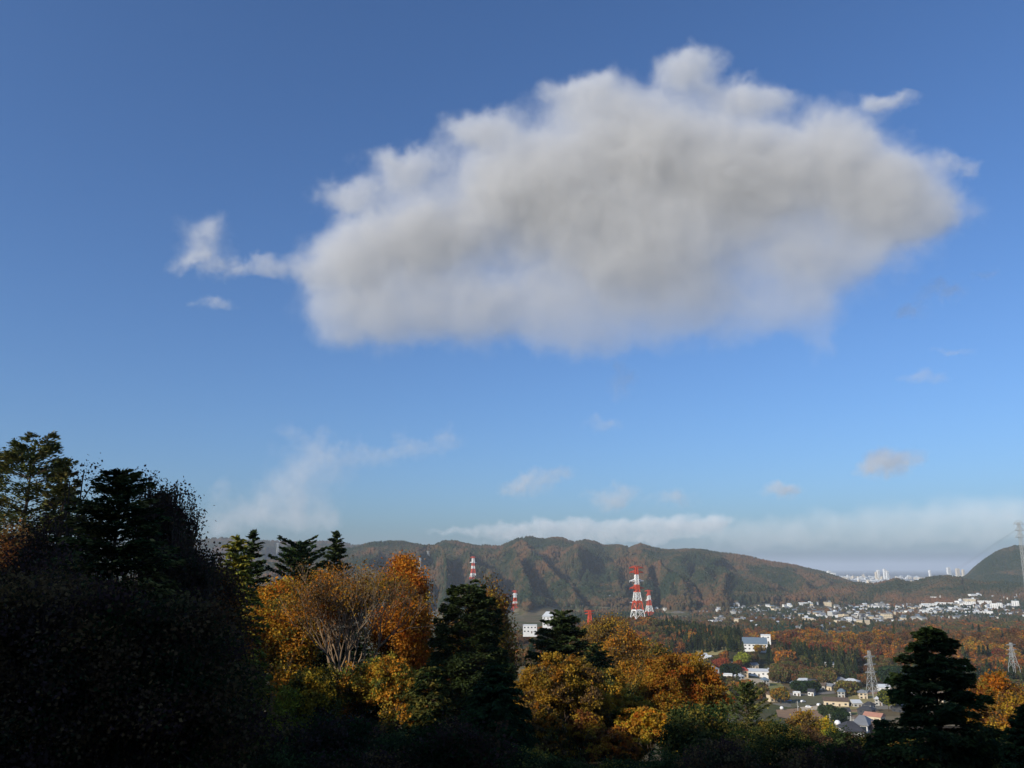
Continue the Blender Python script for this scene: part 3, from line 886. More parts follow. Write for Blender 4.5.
# one in front hides those right behind it: keep only the first few per small patch of view
seen = {}; keep = []
for i in order:
    q = rows[i][7]; key = (int(q[0] / 9), int(q[1] / 5))
    if seen.get(key, 0) < 1:
        seen[key] = 1; keep.append(i)
cap = {'round_tree': 290, 'cedar_tree': 190}
single = set()
for i in keep:
    n = KINDS[rows[i][3]][0]
    if cap[n] > 0: cap[n] -= 1; single.add(i)
for i in single:
    x, y, z, k, s, r, v, q = rows[i]
    n, g, nm, lm = KINDS[k]
    o = link(n, kmesh[k], None, (x, y, z - .3))
    o.rotation_euler = (0, 0, rs.uniform(0, 6.28)); o.scale = (s * rs.uniform(.85, 1.15), s, s * rs.uniform(.85, 1.1))
    tag(o, LAB[nm][0], 'tree', LAB[nm][1])

def scatter(name, P, protos, label, cat, mat=None):
    """P: rows x,y,z,kind,scale -> one object whose geometry nodes stand a tree on every point"""
    P = np.asarray(P, float)
    me = bpy.data.meshes.new(name)
    me.vertices.add(len(P)); me.vertices.foreach_set('co', P[:, :3].astype(np.float32).ravel())
    for an, ty, arr in (('kind_index', 'INT', P[:, 3].astype(np.int32)), ('size', 'FLOAT', P[:, 4].astype(np.float32)), ('turn', 'FLOAT', (np.random.RandomState(3).rand(len(P)) * 6.28).astype(np.float32))):
        a = me.attributes.new(an, ty, 'POINT'); a.data.foreach_set('value', arr)
    ob = link(name, me)
    ng = bpy.data.node_groups.new(name, 'GeometryNodeTree')
    ng.interface.new_socket('Geometry', in_out='INPUT', socket_type='NodeSocketGeometry')
    ng.interface.new_socket('Geometry', in_out='OUTPUT', socket_type='NodeSocketGeometry')
    N = NB(ng)
    gi = N.n('NodeGroupInput'); go = N.n('NodeGroupOutput'); jn = N.n('GeometryNodeJoinGeometry')
    def attr(nm, ty):
        a = N.n('GeometryNodeInputNamedAttribute', data_type=ty); a.inputs['Name'].default_value = nm
        return a.outputs[0]
    kd, sz, tn = attr('kind_index', 'INT'), attr('size', 'FLOAT'), attr('turn', 'FLOAT')
    cmb = N.n('ShaderNodeCombineXYZ'); N.l(tn, cmb.inputs[2])
    scb = N.n('ShaderNodeCombineXYZ'); [N.l(sz, scb.inputs[i]) for i in range(3)]
    for k, pr in protos.items():
        cp = N.n('FunctionNodeCompare', data_type='INT', operation='EQUAL')
        ii = [s for s in cp.inputs if s.type == 'INT']
        N.l(kd, ii[0]); ii[1].default_value = k
        inst = N.n('GeometryNodeInstanceOnPoints')
        N.l(gi.outputs[0], inst.inputs['Points']); N.l(cp.outputs[0], inst.inputs['Selection'])
        N.l(cmb.outputs[0], inst.inputs['Rotation']); N.l(scb.outputs[0], inst.inputs['Scale'])
        if isinstance(pr, bpy.types.Object):
            oi = N.n('GeometryNodeObjectInfo', transform_space='ORIGINAL')
            oi.inputs['Object'].default_value = pr; oi.inputs['As Instance'].default_value = True
            N.l(oi.outputs['Geometry'], inst.inputs['Instance'])
        else:                                   # small bumpy tuft shape for far forest
            ico = N.n('GeometryNodeMeshIcoSphere'); ico.inputs['Radius'].default_value = 1; ico.inputs['Subdivisions'].default_value = 2
            sp = N.n('GeometryNodeSetPosition')
            pos = N.n('GeometryNodeInputPosition')
            nz = N.noise(pos.outputs[0], pr[2], 2, .6)
            off = N.v('SUBTRACT', nz.outputs['Color'], (.5, .5, .5))
            o2 = N.n('ShaderNodeVectorMath', operation='SCALE'); N.l(off, o2.inputs[0]); o2.inputs['Scale'].default_value = 1.3
            N.l(ico.outputs['Mesh'], sp.inputs['Geometry']); N.l(o2.outputs[0], sp.inputs['Offset'])
            tr = N.n('GeometryNodeTransform'); tr.inputs['Scale'].default_value = (pr[0], pr[0], pr[1]); tr.inputs['Translation'].default_value = (0, 0, pr[1] * .7)
            sm = N.n('GeometryNodeSetMaterial'); sm.inputs['Material'].default_value = mat
            N.l(sp.outputs[0], tr.inputs['Geometry']); N.l(tr.outputs[0], sm.inputs['Geometry'])
            N.l(sm.outputs[0], inst.inputs['Instance'])
        N.l(inst.outputs[0], jn.inputs[0])
    N.l(jn.outputs[0], go.inputs[0])
    md = ob.modifiers.new('scatter', 'NODES'); md.node_group = ng
    if mat: me.materials.append(mat)
    tag(ob, label, cat, None, 'stuff')
    return ob
# the individuals of each kind double as the shapes of the mass
proto = {}
for o in list(COL.objects):
    for k, m in enumerate(kmesh):
        if o.data is m and k not in proto: proto[k] = o
rest = [(r[0], r[1], r[2] - .3, r[3], r[4]) for i, r in enumerate(rows) if i not in single and r[3] in proto]
scatter('woods', rest, proto, 'dense autumn woods covering the knolls in the middle distance', 'woods')

# ------------------------------------------------------------------ far forest on the mountains
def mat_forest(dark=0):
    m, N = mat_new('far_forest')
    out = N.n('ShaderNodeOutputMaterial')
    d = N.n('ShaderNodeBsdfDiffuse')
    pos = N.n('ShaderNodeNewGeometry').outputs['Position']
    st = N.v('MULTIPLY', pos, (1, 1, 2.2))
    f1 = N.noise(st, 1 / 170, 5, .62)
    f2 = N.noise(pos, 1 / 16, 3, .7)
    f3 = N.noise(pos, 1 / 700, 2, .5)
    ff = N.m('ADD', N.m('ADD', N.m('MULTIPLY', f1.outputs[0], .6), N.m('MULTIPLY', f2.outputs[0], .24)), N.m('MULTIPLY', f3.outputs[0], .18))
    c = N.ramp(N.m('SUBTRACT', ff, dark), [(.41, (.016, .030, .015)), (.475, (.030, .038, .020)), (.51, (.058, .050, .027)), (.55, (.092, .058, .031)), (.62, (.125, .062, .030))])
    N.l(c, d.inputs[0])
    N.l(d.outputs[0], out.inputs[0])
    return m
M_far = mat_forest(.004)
M_far_cloud_shade = mat_forest(.085)  # ramp shifted darker: cloud shade put into the forest colour
def forest_points(a0, a1, r0, r1, n, seed, minh, s0=.8, s1=1.25):
    rs = np.random.RandomState(seed)
    a = az(a0) + (az(a1) - az(a0)) * rs.rand(n)
    r = np.sqrt(r0 * r0 + (r1 * r1 - r0 * r0) * rs.rand(n))
    x, y = r * np.sin(a), r * np.cos(a)
    z = H(x, y)
    base = np.interp(r, [0, 500, 2000, 5000], [-95, -91, -97, -108])
    g = fbm(x / 90, y / 90, 2)
    ok = z > base + minh + (g - .5) * 10
    k = (fbm(x / 170 + 50, y / 170, 3) > .52).astype(int)
    P = np.stack([x, y, z - 1.0, k, s0 + (s1 - s0) * rs.rand(n)], 1)
    return P[ok]
FP = {0: (5.2, 6.0, 1.5), 1: (3.6, 8.5, 2.0)}
scatter('mountain_forest', forest_points(150, 960, 1650, 4000, 150000, 1, 9), FP, 'brown and dark green forest covering the long mountain ridge', 'forest', M_far)
scatter('far_ridge_forest', forest_points(100, 420, 3600, 5000, 26000, 2, 20), FP, 'hazy green forest on the farther ridge at left', 'forest', M_far)
scatter('right_mountain_forest', forest_points(940, 1120, 3100, 4100, 26000, 3, 8), FP, 'bluish forest with cloud shade painted in, covering the steep mountain at the right edge', 'forest', M_far_cloud_shade)
scatter('low_hill_forest', forest_points(630, 1120, 2350, 3100, 40000, 4, 4, .45, .8), FP, 'dark wood covering the low hill between the town and the far city', 'forest', M_far)
# trees and hedges sprinkled through the valley town
def sprinkle(a0, a1, r0, r1, n, seed, thr):
    rs = np.random.RandomState(seed)
    a = az(a0) + (az(a1) - az(a0)) * rs.rand(n)
    r = np.sqrt(r0 * r0 + (r1 * r1 - r0 * r0) * rs.rand(n))
    x, y = r * np.sin(a), r * np.cos(a)
    g = fbm(x / 70 + 20, y / 110, 3)
    ok = g > thr
    z = H(x, y)
    return np.stack([x, y, z - .5, (rs.rand(n) < .4).astype(int), .35 + .5 * rs.rand(n)], 1)[ok]
scatter('town_trees', np.concatenate([sprinkle(560, 1120, 1150, 2450, 15000, 5, .44), sprinkle(780, 1100, 2700, 6000, 9000, 6, .50)]), FP,
        'hedges and garden trees sprinkled through the valley town', 'trees', M_far)

# ------------------------------------------------------------------ haze box
tag(link('haze', hm), 'thin blue autumn haze filling the valley', 'haze', None, 'stuff')

# ------------------------------------------------------------------ pylons
def beam(p0, p1, r): return (*p0, *p1, r, r)
def pylon(name, px, py, r, top, base_w, body_w, arms, bands, label, mats, group=None, th=.30, waist=.55, rz=.4, bury=3):
    """lattice tower: four legs with crossed braces, split into painted sections, cross-arms on top.
    arms: (height fraction, half span); bands: (from, to, material index)"""
    if r is None:
        p = hit(px, py); r = math.hypot(p.x, p.y)
    else: p = at(px, py, r)
    h = tanel(px, top) * r - p.z
    root = empty(name, (p.x, p.y, p.z), rz)
    tag(root, label, 'pylon', group)
    def hw(t): return (base_w + (body_w - base_w) * min(1, t / waist) ** .8) / 2 if t < waist else body_w / 2 * (1 - .35 * (t - waist) / (1 - waist))
    lv = [0]; t = 0
    while t < .995:
        t = min(1, t + max(hw(t) * 2 / h * .9, .035)); lv.append(t)
    def corner(k, t):
        sx, sy = ((1, 1), (-1, 1), (-1, -1), (1, -1))[k]
        return np.array([sx * hw(t), sy * hw(t), t * h])
    lvs = sorted(set(lv + [b[0] for b in bands] + [b[1] for b in bands]))
    for b0, b1, mi in bands:
        segs = []
        ts = [t for t in lvs if b0 - 1e-6 <= t <= b1 + 1e-6]
        for a, b in zip(ts[:-1], ts[1:]):
            for k in range(4):
                segs.append(beam(corner(k, a), corner(k, b), th * 1.25))
                segs.append(beam(corner(k, a), corner((k + 1) % 4, b), th * .62))
                segs.append(beam(corner((k + 1) % 4, a), corner(k, b), th * .62))
                segs.append(beam(corner(k, b), corner((k + 1) % 4, b), th * .62))
        if b0 == 0:
            for k in range(4):
                c = corner(k, 0); segs.append(beam(c, c + np.array([0, 0, -bury]), th * 1.3))
        V, Q = tubes(np.array(segs), 4)
        link('tower_section', mesh_np('tower_section', V, Q, mats[mi]), root)
    for t, sp, mi in arms:
        for s in (-1, 1):
            tip = np.array([s * sp, 0, t * h + .2])
            segs = []
            for sy in (-1, 1):
                a = np.array([s * hw(t), sy * hw(t), t * h - .3]); segs.append(beam(a, tip, th * 1.15))
                b = np.array([s * hw(t), sy * hw(t), t * h + h * .035]); segs.append(beam(b, tip, th * .9))
                segs.append(beam(a * .5 + tip * .5, b * .5 + tip * .5, th * .4))
            segs.append(beam(tip, tip + np.array([0, 0, -h * .03]), th * .5))
            V, Q = tubes(np.array(segs), 4)
            link('cross_arm', mesh_np('cross_arm', V, Q, mats[mi]), root)
    return root, h
RW = [M_red, M_twhite]
pylon('pylon', 638, 622, 1000, 567, 14.5, 4.2, [(.985, 9.5, 0), (.90, 9.5, 0), (.74, 10.0, 1), (.61, 10.0, 0)],
      [(0, .06, 0), (.06, .22, 1), (.22, .38, 0), (.38, .54, 1), (.54, .68, 0), (.68, .86, 1), (.86, 1, 0)],
      'tallest red and white lattice pylon standing on the wooded knoll right of centre', RW, th=.42, waist=.62)
pylon('pylon', 649.5, 616, 1650, 590, 15, 5, [(.96, 9, 0), (.80, 6, 0), (.60, 7, 1)], [(0, .16, 0), (.16, .40, 1), (.40, .62, 0), (.62, .80, 1), (.80, 1, 0)],
      'smaller red and white pylon just right of the tallest one', RW, th=.5)
pylon('pylon', 515, 610, None, 590.5, 12, 5, [(.96, 7, 0), (.80, 6, 1)], [(0, .30, 0), (.30, .42, 1), (.42, .62, 0), (.62, .86, 1), (.86, 1, 0)],
      'red and white pylon above the rust brown tree in the centre', RW, th=.5)
pylon('pylon', 473, 580, None, 556.5, 15, 6, [(.96, 8, 0), (.74, 9, 1)], [(0, .12, 0), (.12, .28, 1), (.28, .48, 0), (.48, .60, 1), (.60, .72, 0), (.72, .92, 1), (.92, 1, 0)],
      'red and white pylon high on the mountain side above the full dark conifer', RW, th=.65, bury=10)
pylon('pylon', 590, 634, 1000, 610.5, 6, 3.5, [(.97, 7.0, 0), (.86, 6, 0)], [(0, .4, 1), (.4, 1, 0)],
      'red pylon top peeking over the golden wood left of the tallest pylon', RW, th=.4)
GM = [M_steel]
pylon('pylon', 419.5, 586, None, 558, 14, 4, [(.95, 5, 0), (.6, 9, 0)], [(0, .5, 0), (.5, 1, 0)], 'pale grey pylon above the bright orange tree', GM, th=.55, bury=10)
pylon('pylon', 277, 558, None, 543, 12, 7, [(.95, 8, 0)], [(0, 1, 0)], 'tiny pale pylon on the far ridge at left above the dark conifers', GM, th=.8, bury=14)
pylon('pylon', 428, 560, None, 551, 9, 5, [(.95, 6, 0)], [(0, 1, 0)], 'tiny pale pylon near the ridge top right of the grey one', GM, th=.6, bury=12)
pylon('pylon', 873, 694, 640, 651, 6.6, 2.0, [(.86, 5.2, 0), (.68, 5.4, 0), (.50, 5.2, 0)], [(0, .5, 0), (.5, 1, 0)],
      'grey steel pylon with three pairs of arms just left of the cedar', GM, th=.13, waist=.7)
pylon('pylon', 1014, 668, 720, 643, 5.2, 1.8, [(.92, 5.0, 0), (.72, 5.6, 0), (.55, 4.8, 0)], [(0, .5, 0), (.5, 1, 0)],
      'grey steel pylon by the woods above the right orange tree', GM, th=.13, waist=.7)
big, bh = pylon('pylon', 1035, 640, 900, 522, 9, 3.0, [(.985, 7, 0), (.93, 6, 0), (.87, 7, 0)], [(0, .5, 0), (.5, 1, 0)],
      'very tall pale pylon cut by the right edge of the photo', GM, th=.14, waist=.5)
# power lines running off from the tall pylon to the far valley
wl = []
for dz, sx in ((.985, 6), (.93, -5)):
    a = big.location + Vector((sx, 0, bh * dz)); b = at(905, 590 + sx * .3, 2900)
    prev = a
    for i in range(1, 25):
        t = i / 24; q = a.lerp(b, t); q.z -= 26 * 4 * t * (1 - t) * .5
        wl.append((*prev, *q, .07, .07)); prev = q
V, Q = tubes(np.array(wl), 4)
tag(link('power_line', mesh_np('power_line', V, Q, M_steel)), 'thin power lines sagging leftward from the tall pylon at the right edge', 'power line')

# ------------------------------------------------------------------ buildings
def box_mesh(name, boxes, mat):
    bm = bmesh.new()
    for cx, cy, cz, sx, sy, sz in boxes:
        g = bmesh.ops.create_cube(bm, size=1)
        for v in g['verts']: v.co = Vector((v.co.x * sx + cx, v.co.y * sy + cy, v.co.z * sz + cz))
    me = bpy.data.meshes.new(name); bm.to_mesh(me); me.materials.append(mat)
    return me
def roof_mesh(name, w_, d, z, h, mat, kind='gable', ov=.5, th=.18):
    bm = bmesh.new()
    x, y = w_ / 2 + ov, d / 2 + ov
    if kind == 'flat':
        for (cx, cy, sx, sy, cz, sz) in ((0, 0, w_ + .3, d + .3, z + .12, .24), (0, d / 2, w_ + .3, .3, z + .45, .45), (0, -d / 2, w_ + .3, .3, z + .45, .45), (w_ / 2, 0, .3, d - .35, z + .45, .45), (-w_ / 2, 0, .3, d - .35, z + .45, .45)):
            g = bmesh.ops.create_cube(bm, size=1)
            for v in g['verts']: v.co = Vector((v.co.x * sx + cx, v.co.y * sy + cy, v.co.z * sz + cz))
    elif kind == 'arch':
        n = 10; prev = None
        for i in range(n + 1):
            a = math.pi * i / n
            cur = [bm.verts.new((-x, -math.cos(a) * y, z + math.sin(a) * h)), bm.verts.new((x, -math.cos(a) * y, z + math.sin(a) * h))]
            if prev: bm.faces.new((prev[0], prev[1], cur[1], cur[0]))
            else: first = cur
            prev = cur
            
        bm.verts.ensure_lookup_table()
        L = [bm.verts[2 * i] for i in range(n + 1)]; R = [bm.verts[2 * i + 1] for i in range(n + 1)]
        bm.faces.new(L); bm.faces.new(R[::-1])
    else:
        rx = x - (min(y, x * .7) if kind == 'hip' else 0)
        for dz in (0, th):
            pass
        b = [bm.verts.new(v) for v in ((-x, -y, z), (x, -y, z), (x, y, z), (-x, y, z))]
        b2 = [bm.verts.new((v.co.x, v.co.y, z + th)) for v in b]
        r1, r2 = bm.verts.new((-rx, 0, z + th + h)), bm.verts.new((rx, 0, z + th + h))
        bm.faces.new(b[::-1])
        for i in range(4): bm.faces.new((b[i], b[(i + 1) % 4], b2[(i + 1) % 4], b2[i]))
        bm.faces.new((b2[0], b2[1], r2, r1)); bm.faces.new((b2[2], b2[3], r1, r2))
        bm.faces.new((b2[1], b2[2], r2)); bm.faces.new((b2[3], b2[0], r1))
    me = bpy.data.meshes.new(name); bm.to_mesh(me); me.materials.append(mat)
    return me
def house(name, px, py, wpx, label, wall, roof, kind='gable', d=7, hw=4.6, hr=2.0, rz=0, cat='house', storeys=2, r=None, group=None):
    p = hit(px, py) if r is None else at(px, py, r)
    r = math.hypot(p.x, p.y)
    W = wpx / F * r / max(.6, abs(math.cos(rz))) * .95
    root = empty(name, (p.x, p.y, p.z), -math.atan2(p.x, p.y) + rz)
    tag(root, label, cat, group)
    link('wall', box_mesh('wall', [(0, 0, hw / 2 - 1.5, W, d, hw + 3)], wall), root)
    link('roof', roof_mesh('roof', W, d, hw, hr, roof, kind), root)
    n = max(2, int(W / 3.2))
    for s in range(storeys):
        zc = hw * (s + .55) / storeys
        for i in range(n):
            x = -W / 2 + W * (i + .5) / n
            if s == 0 and i == n // 2:
                dr = link('door', box_mesh('door', [(x, -d / 2 - .02, 1.05, 1.1, .10, 2.1)], M_door), root)
                continue
            link('window', box_mesh('window', [(x, -d / 2 - .02, zc, 1.4, .10, 1.1)], M_glass), root)
        if d > 5:
            for y in (-d / 4, d / 4):
                for sx in (-1, 1): link('window', box_mesh('window', [(sx * (W / 2 + .02), y, zc, .10, 1.3, 1.1)], M_glass), root)
    return root
house('house', 703, 661, 6.5, 'small cream house alone in the green garden above the orange-gold tree', M_cream, M_paleroof, rz=.4)
house('house', 709, 663, 5, 'small white house touching the cream one above the orange-gold tree', M_white, M_paleroof, rz=-.3)
house('house', 711.5, 675, 12, 'grey-roofed house at the right shoulder of the orange-gold tree', M_conc, M_greyroof, 'hip', d=8, rz=.3)
house('house', 728, 680, 8.5, 'low white box house left of the beige one', M_white, M_paleroof, 'flat', d=5, hw=3.4, storeys=1)
house('house', 743.5, 677, 9, 'beige block house with a red roof beside the yellow-green tree', M_beige, M_redroof, 'hip', d=7, hw=5.2, hr=2.2)
house('warehouse', 759, 676, 20, 'long pale-roofed shed right of the red-roofed house', M_white, M_paleroof, d=12, hw=4, hr=1.6, storeys=1, cat='building')
house('warehouse', 773, 677, 9, 'bright white block at the right end of the long pale shed', M_white, M_paleroof, 'flat', d=9, hw=5.6, cat='building')
house('house', 804, 687, 7, 'white house left of the grey-roofed pair in the valley', M_white, M_paleroof, rz=.5, d=6)
house('house', 813, 688, 7, 'small dark-roofed house right of the white one in the valley', M_white, M_darkroof, rz=-.2, d=6)
house('house', 831, 671, 9, 'pinkish pale house against the dark cedar plantation', M_cream, M_paleroof, rz=.4, d=7)
house('house', 840, 686, 12, 'grey-roofed house at the foot of the dark cedars', M_conc, M_greyroof, 'hip', rz=.2, d=8)
house('house', 852, 688, 13, 'pale blue-grey-roofed house left of the steel pylon', M_white, M_paleroof, 'hip', rz=-.2, d=8)
house('barn', 836, 706, 21, 'long cream barn with a brown roof at the field edge', M_cream, M_brownroof, d=9, hw=3.6, hr=2.0, rz=.08, cat='barn', storeys=1)
house('house', 772, 702, 6, 'small cream cottage half hidden among trees above the brown field', M_cream, M_brownroof, rz=.6, d=5)
house('shed', 797, 697, 6.5, 'flat white shed by the dark vegetable plots', M_white, M_paleroof, 'flat', d=4, hw=2.4, cat='shed', storeys=1)
house('house', 884, 692, 9, 'low white house right at the foot of the steel pylon', M_white, M_paleroof, rz=.3, d=6, hw=3.2, storeys=1)
house('house', 867, 717, 12, 'dark blue-roofed house right of the brown field', M_darkroof, M_darkroof, 'hip', d=8, rz=-.3)
house('house', 875, 723, 14, 'house with a salmon pink roof near the cedar', M_cream, M_salmon, 'gable', d=8, hw=3.6, hr=1.8, rz=-.35, storeys=1)
house('house', 896, 707, 6, 'small pale house among shrubs left of the cedar', M_cream, M_paleroof, rz=.3, d=5)
house('hangar', 904, 712, 12, 'dark arched shed beside the cedar', M_darkroof, M_darkroof, 'arch', d=8, hw=1.6, hr=3.2, rz=1.0, cat='shed', storeys=1)
house('house', 911, 698, 9, 'green-roofed house peeking from behind the cedar', M_white, M_greenroof, rz=.7, d=6)
house('house', 852, 743, 14, 'dark hip-roofed house with white walls at the bottom right', M_white, M_darkroof, 'hip', d=8, hw=3.6, rz=.3, storeys=1)
house('house', 864, 738, 12, 'grey-roofed house behind the dark hip-roofed one at the bottom right', M_white, M_greyroof, 'hip', d=8, hw=3.8, rz=-.2)
house('house', 969, 674, 16, 'white-roofed house among the woods right of the cedar', M_white, M_paleroof, 'hip', d=9, hw=4, hr=2.5, rz=.1)
house('house', 939, 702, 7, 'little cream house glimpsed behind the cedar', M_cream, M_brownroof, d=5)
house('school', 755, 650, 22, 'large blue-grey-roofed hall in front of the cedar plantation', M_white, M_blueroof, 'gable', d=20, hw=6, hr=5, rz=.06, cat='hall')
house('school', 766, 643, 9, 'white block rising behind the blue-grey-roofed hall', M_white, M_paleroof, 'flat', d=9, hw=7.5, cat='building', r=885)
house('shed', 709.5, 644, 4, 'grey-green shed roof at the edge of the cedar row', M_conc, M_greenroof, d=5, hw=3, storeys=1, cat='shed')
house('hospital', 530, 633, 14, 'white building seen between the rust tree and the layered fir', M_white, M_paleroof, 'flat', d=10, hw=7, hr=2, cat='building', storeys=2, r=800)
house('hotel', 548, 626, 11, 'pale building with a pointed roof above the layered fir', M_white, M_paleroof, 'hip', d=9, hw=10, hr=5, cat='building', storeys=3, r=900)
house('house', 424, 662, 8, 'pale house glimpsed through the bright orange tree', M_white, M_paleroof, d=6, r=170, hw=3)
house('house', 826, 590.5, 6, 'tiny white building with a mast on top of the low dark hill', M_white, M_paleroof, 'flat', d=8, hw=7, r=2720, cat='building')

# ------------------------------------------------------------------ fields, roads
def patch(name, pts_, mat, kind='structure', lift=.12, label=None, cat=None):
    """piece of ground whose corners are seen at these photo points, laid on the land as a fine sheet"""
    P = []
    for px, py in pts_:
        h = hit(px, py)
        P.append((h.x, h.y))
    xs = [p[0] for p in P]; ys = [p[1] for p in P]
    st = max((max(xs) - min(xs)), (max(ys) - min(ys))) / 40
    bm = bmesh.new()
    vs = [bm.verts.new((x, y, 0)) for x, y in P]
    f = bm.faces.new(vs)
    bmesh.ops.triangulate(bm, faces=[f])
    for _ in range(5):
        es = [e for e in bm.edges if e.calc_length() > st]
        if not es: break
        bmesh.ops.subdivide_edges(bm, edges=es, cuts=1)
        bmesh.ops.triangulate(bm, faces=bm.faces[:])
    co = np.array([v.co[:] for v in bm.verts])
    z = H(co[:, 0], co[:, 1])
    for v, q in zip(bm.verts, z): v.co.z = q + lift
    bmesh.ops.recalc_face_normals(bm, faces=bm.faces[:])
    me = bpy.data.meshes.new(name); bm.to_mesh(me); me.materials.append(mat)
    return tag(link(name, me), label, cat, None, kind)
patch('field', [(746, 682), (778, 681), (786, 690), (764, 694), (748, 690)], M_fgreen, lift=.30)
patch('field', [(788, 697), (826, 693), (838, 697), (824, 705), (792, 709)], M_fdark, lift=.35)
patch('field', [(776, 711), (836, 706), (872, 706), (880, 713), (850, 718), (798, 722), (778, 718)], M_fbrown, lift=.40)
patch('field', [(848, 697), (890, 695), (905, 700), (880, 705), (849, 706)], M_folive, lift=.45)
patch('field', [(690, 648), (722, 646), (738, 652), (716, 656), (692, 655)], M_folive, lift=.30)
patch('field', [(846, 695), (866, 692), (905, 692), (905, 694), (866, 696)], M_fbrown, lift=.50)
patch('road', [(728, 682), (745, 679.5), (815, 679), (818, 681.5), (765, 683.5), (735, 686)], M_ftan, lift=.36)
patch('road', [(800, 709), (850, 705.5), (905, 701), (906, 703), (850, 708), (802, 713)], M_ftan, lift=.55)
patch('road', [(776, 694), (845, 692), (905, 690), (905, 692), (845, 694.6), (777, 697)], M_road, lift=.60)

patch('field', [(700, 660), (716, 660), (726, 668), (712, 672), (700, 668)], M_ftan, lift=.33)
patch('field', [(818, 709), (850, 707.5), (866, 708), (862, 711), (830, 713)], M_folive, lift=.62)
patch('field', [(850, 713), (880, 713.5), (884, 717), (856, 719)], M_fgreen, lift=.66)
# ------------------------------------------------------------------ cars and small things near the barn
def car(px, py, mat, label, rz=0, cab=True, name='car'):
    p = hit(px, py)
    root = empty(name, (p.x, p.y, p.z + .35), -math.atan2(p.x, p.y) + rz)
    tag(root, label, 'car', 'vehicles parked near the barn')
    bm = bmesh.new()
    prof_ = [(-2.1, .35), (-2.15, .8), (-1.6, .95), (-1.2, 1.5), (.9, 1.5), (1.35, .98), (2.1, .85), (2.15, .35)]
    L = [bm.verts.new((x, -.82, z)) for x, z in prof_]; R = [bm.verts.new((x, .82, z)) for x, z in prof_]
    bm.faces.new(L); bm.faces.new(R[::-1])
    for i in range(len(prof_)): bm.faces.new((L[i], R[i], R[(i + 1) % len(prof_)], L[(i + 1) % len(prof_)]))
    bmesh.ops.recalc_face_normals(bm, faces=bm.faces[:])
    me = bpy.data.meshes.new('body'); bm.to_mesh(me); me.materials.append(mat)
    link('body', me, root)
    link('window', box_mesh('window', [(-.15, 0, 1.2, 1.9, 1.68, .36)], M_glass), root)
    for x in (-1.3, 1.3):
        for y in (-.75, .75):
            V, Q = tubes(np.array([(x, y - .1, .32, x, y + .1, .32, .32, .32)]), 12)
            link('wheel', mesh_np('wheel', V, Q, M_tyre), root)
car(788.5, 703, M_blue, 'light blue car parked left of the garden plots', .3)
car(786, 700.5, M_carw, 'white car parked just behind the light blue one', .1)
car(803, 704, M_carw, 'white car in the middle of the dark garden plots', .9)
car(819, 707, M_carw, 'white car parked at the left end of the barn', 1.2)
car(808.5, 709.5, M_carw, 'long low white car on the field track', 0.05)
def pole(px, py, top, label):
    p = hit(px, py); r = math.hypot(p.x, p.y); h = tanel(px, top) * r - p.z
    root = empty('utility_pole', (p.x, p.y, p.z), -math.atan2(p.x, p.y) + .3)
    tag(root, label, 'utility pole')
    V, Q = tubes(np.array([(0, 0, -1, 0, 0, h, .22, .16)]), 8); link('pole', mesh_np('pole', V, Q, M_conc), root)
    for t in (.94, .86):
        V, Q = tubes(np.array([(-1.0, 0, h * t, 1.0, 0, h * t, .07, .07)]), 6); link('cross_arm', mesh_np('cross_arm', V, Q, M_steel), root)
    V, Q = tubes(np.array([(.45, 0, h * .72, .45, 0, h * .78, .28, .28)]), 10); link('transformer', mesh_np('transformer', V, Q, M_steel), root)
pole(799, 724, 701, 'concrete utility pole in front of the brown field')
pole(852.5, 737, 716, 'utility pole with two cross-arms among the bottom right houses')
pole(830.5, 728, 714, 'thin utility pole left of the bottom right houses')
pole(741.5, 686, 672, 'utility pole before the red-roofed house')
pole(790, 681, 672, 'short utility pole beside the bare brown trees')
pole(735.5, 686, 676, 'short utility pole left of the red-roofed house')
def tank(px, py, rpx, label):
    p = hit(px, py); r = math.hypot(p.x, p.y); R = rpx / F * r
    bm = bmesh.new(); bmesh.ops.create_uvsphere(bm, u_segments=20, v_segments=12, radius=R)
    for v in bm.verts: v.co.z = v.co.z * .9 + R * 1.5
    me = bpy.data.meshes.new('tank_body'); bm.to_mesh(me); me.materials.append(M_carw)
    root = empty('water_tank', p, 0); tag(root, label, 'water tank')
    link('tank_body', me, root)
    V, Q = tubes(np.array([(R * .6 * a, R * .6 * b, -1, R * .6 * a, R * .6 * b, R, .12, .12) for a in (-1, 1) for b in (-1, 1)]), 6)
    link('stand', mesh_np('stand', V, Q, M_steel), root)
tank(838, 728, 2.6, 'round white water tank left of the utility pole with two arms')
tank(782, 712, 1.6, 'small round white tank above the tan gold tree')

for i, (px, py, w_) in enumerate([(717, 668, 6), (720, 684, 6), (754, 670, 6), (784, 675, 6), (822, 682, 6), (858, 683, 7), (823, 690, 6), (863, 699, 7), (796, 688, 5), (880, 706, 6), (846, 716, 6), (858, 727, 8),
        (735, 668, 5), (765, 686, 5), (889, 676, 7), (905, 690, 7), (920, 684, 6), (870, 681, 6), (750, 690, 6), (739, 683, 5), (812, 697, 5), (776, 683, 6), (830, 690, 7), (842, 698, 6), (856, 708, 7), (870, 712, 6), (827, 684, 5), (793, 683, 5)]):
    house('house', px, py, w_, 'small plain house among the gardens and fields of the near valley', [M_white, M_conc, M_cream, M_conc, M_conc][i % 5], [M_darkroof, M_greyroof, M_paleroof, M_brownroof, M_blueroof][i * 3 % 5], ['gable', 'hip'][i % 2],
          d=6.5, hw=3.0 + (i % 2) * 1.3, hr=1.8, rz=(i * 37 % 11) / 8 - .6, group='small plain houses scattered in the near valley', storeys=1 + i % 2)
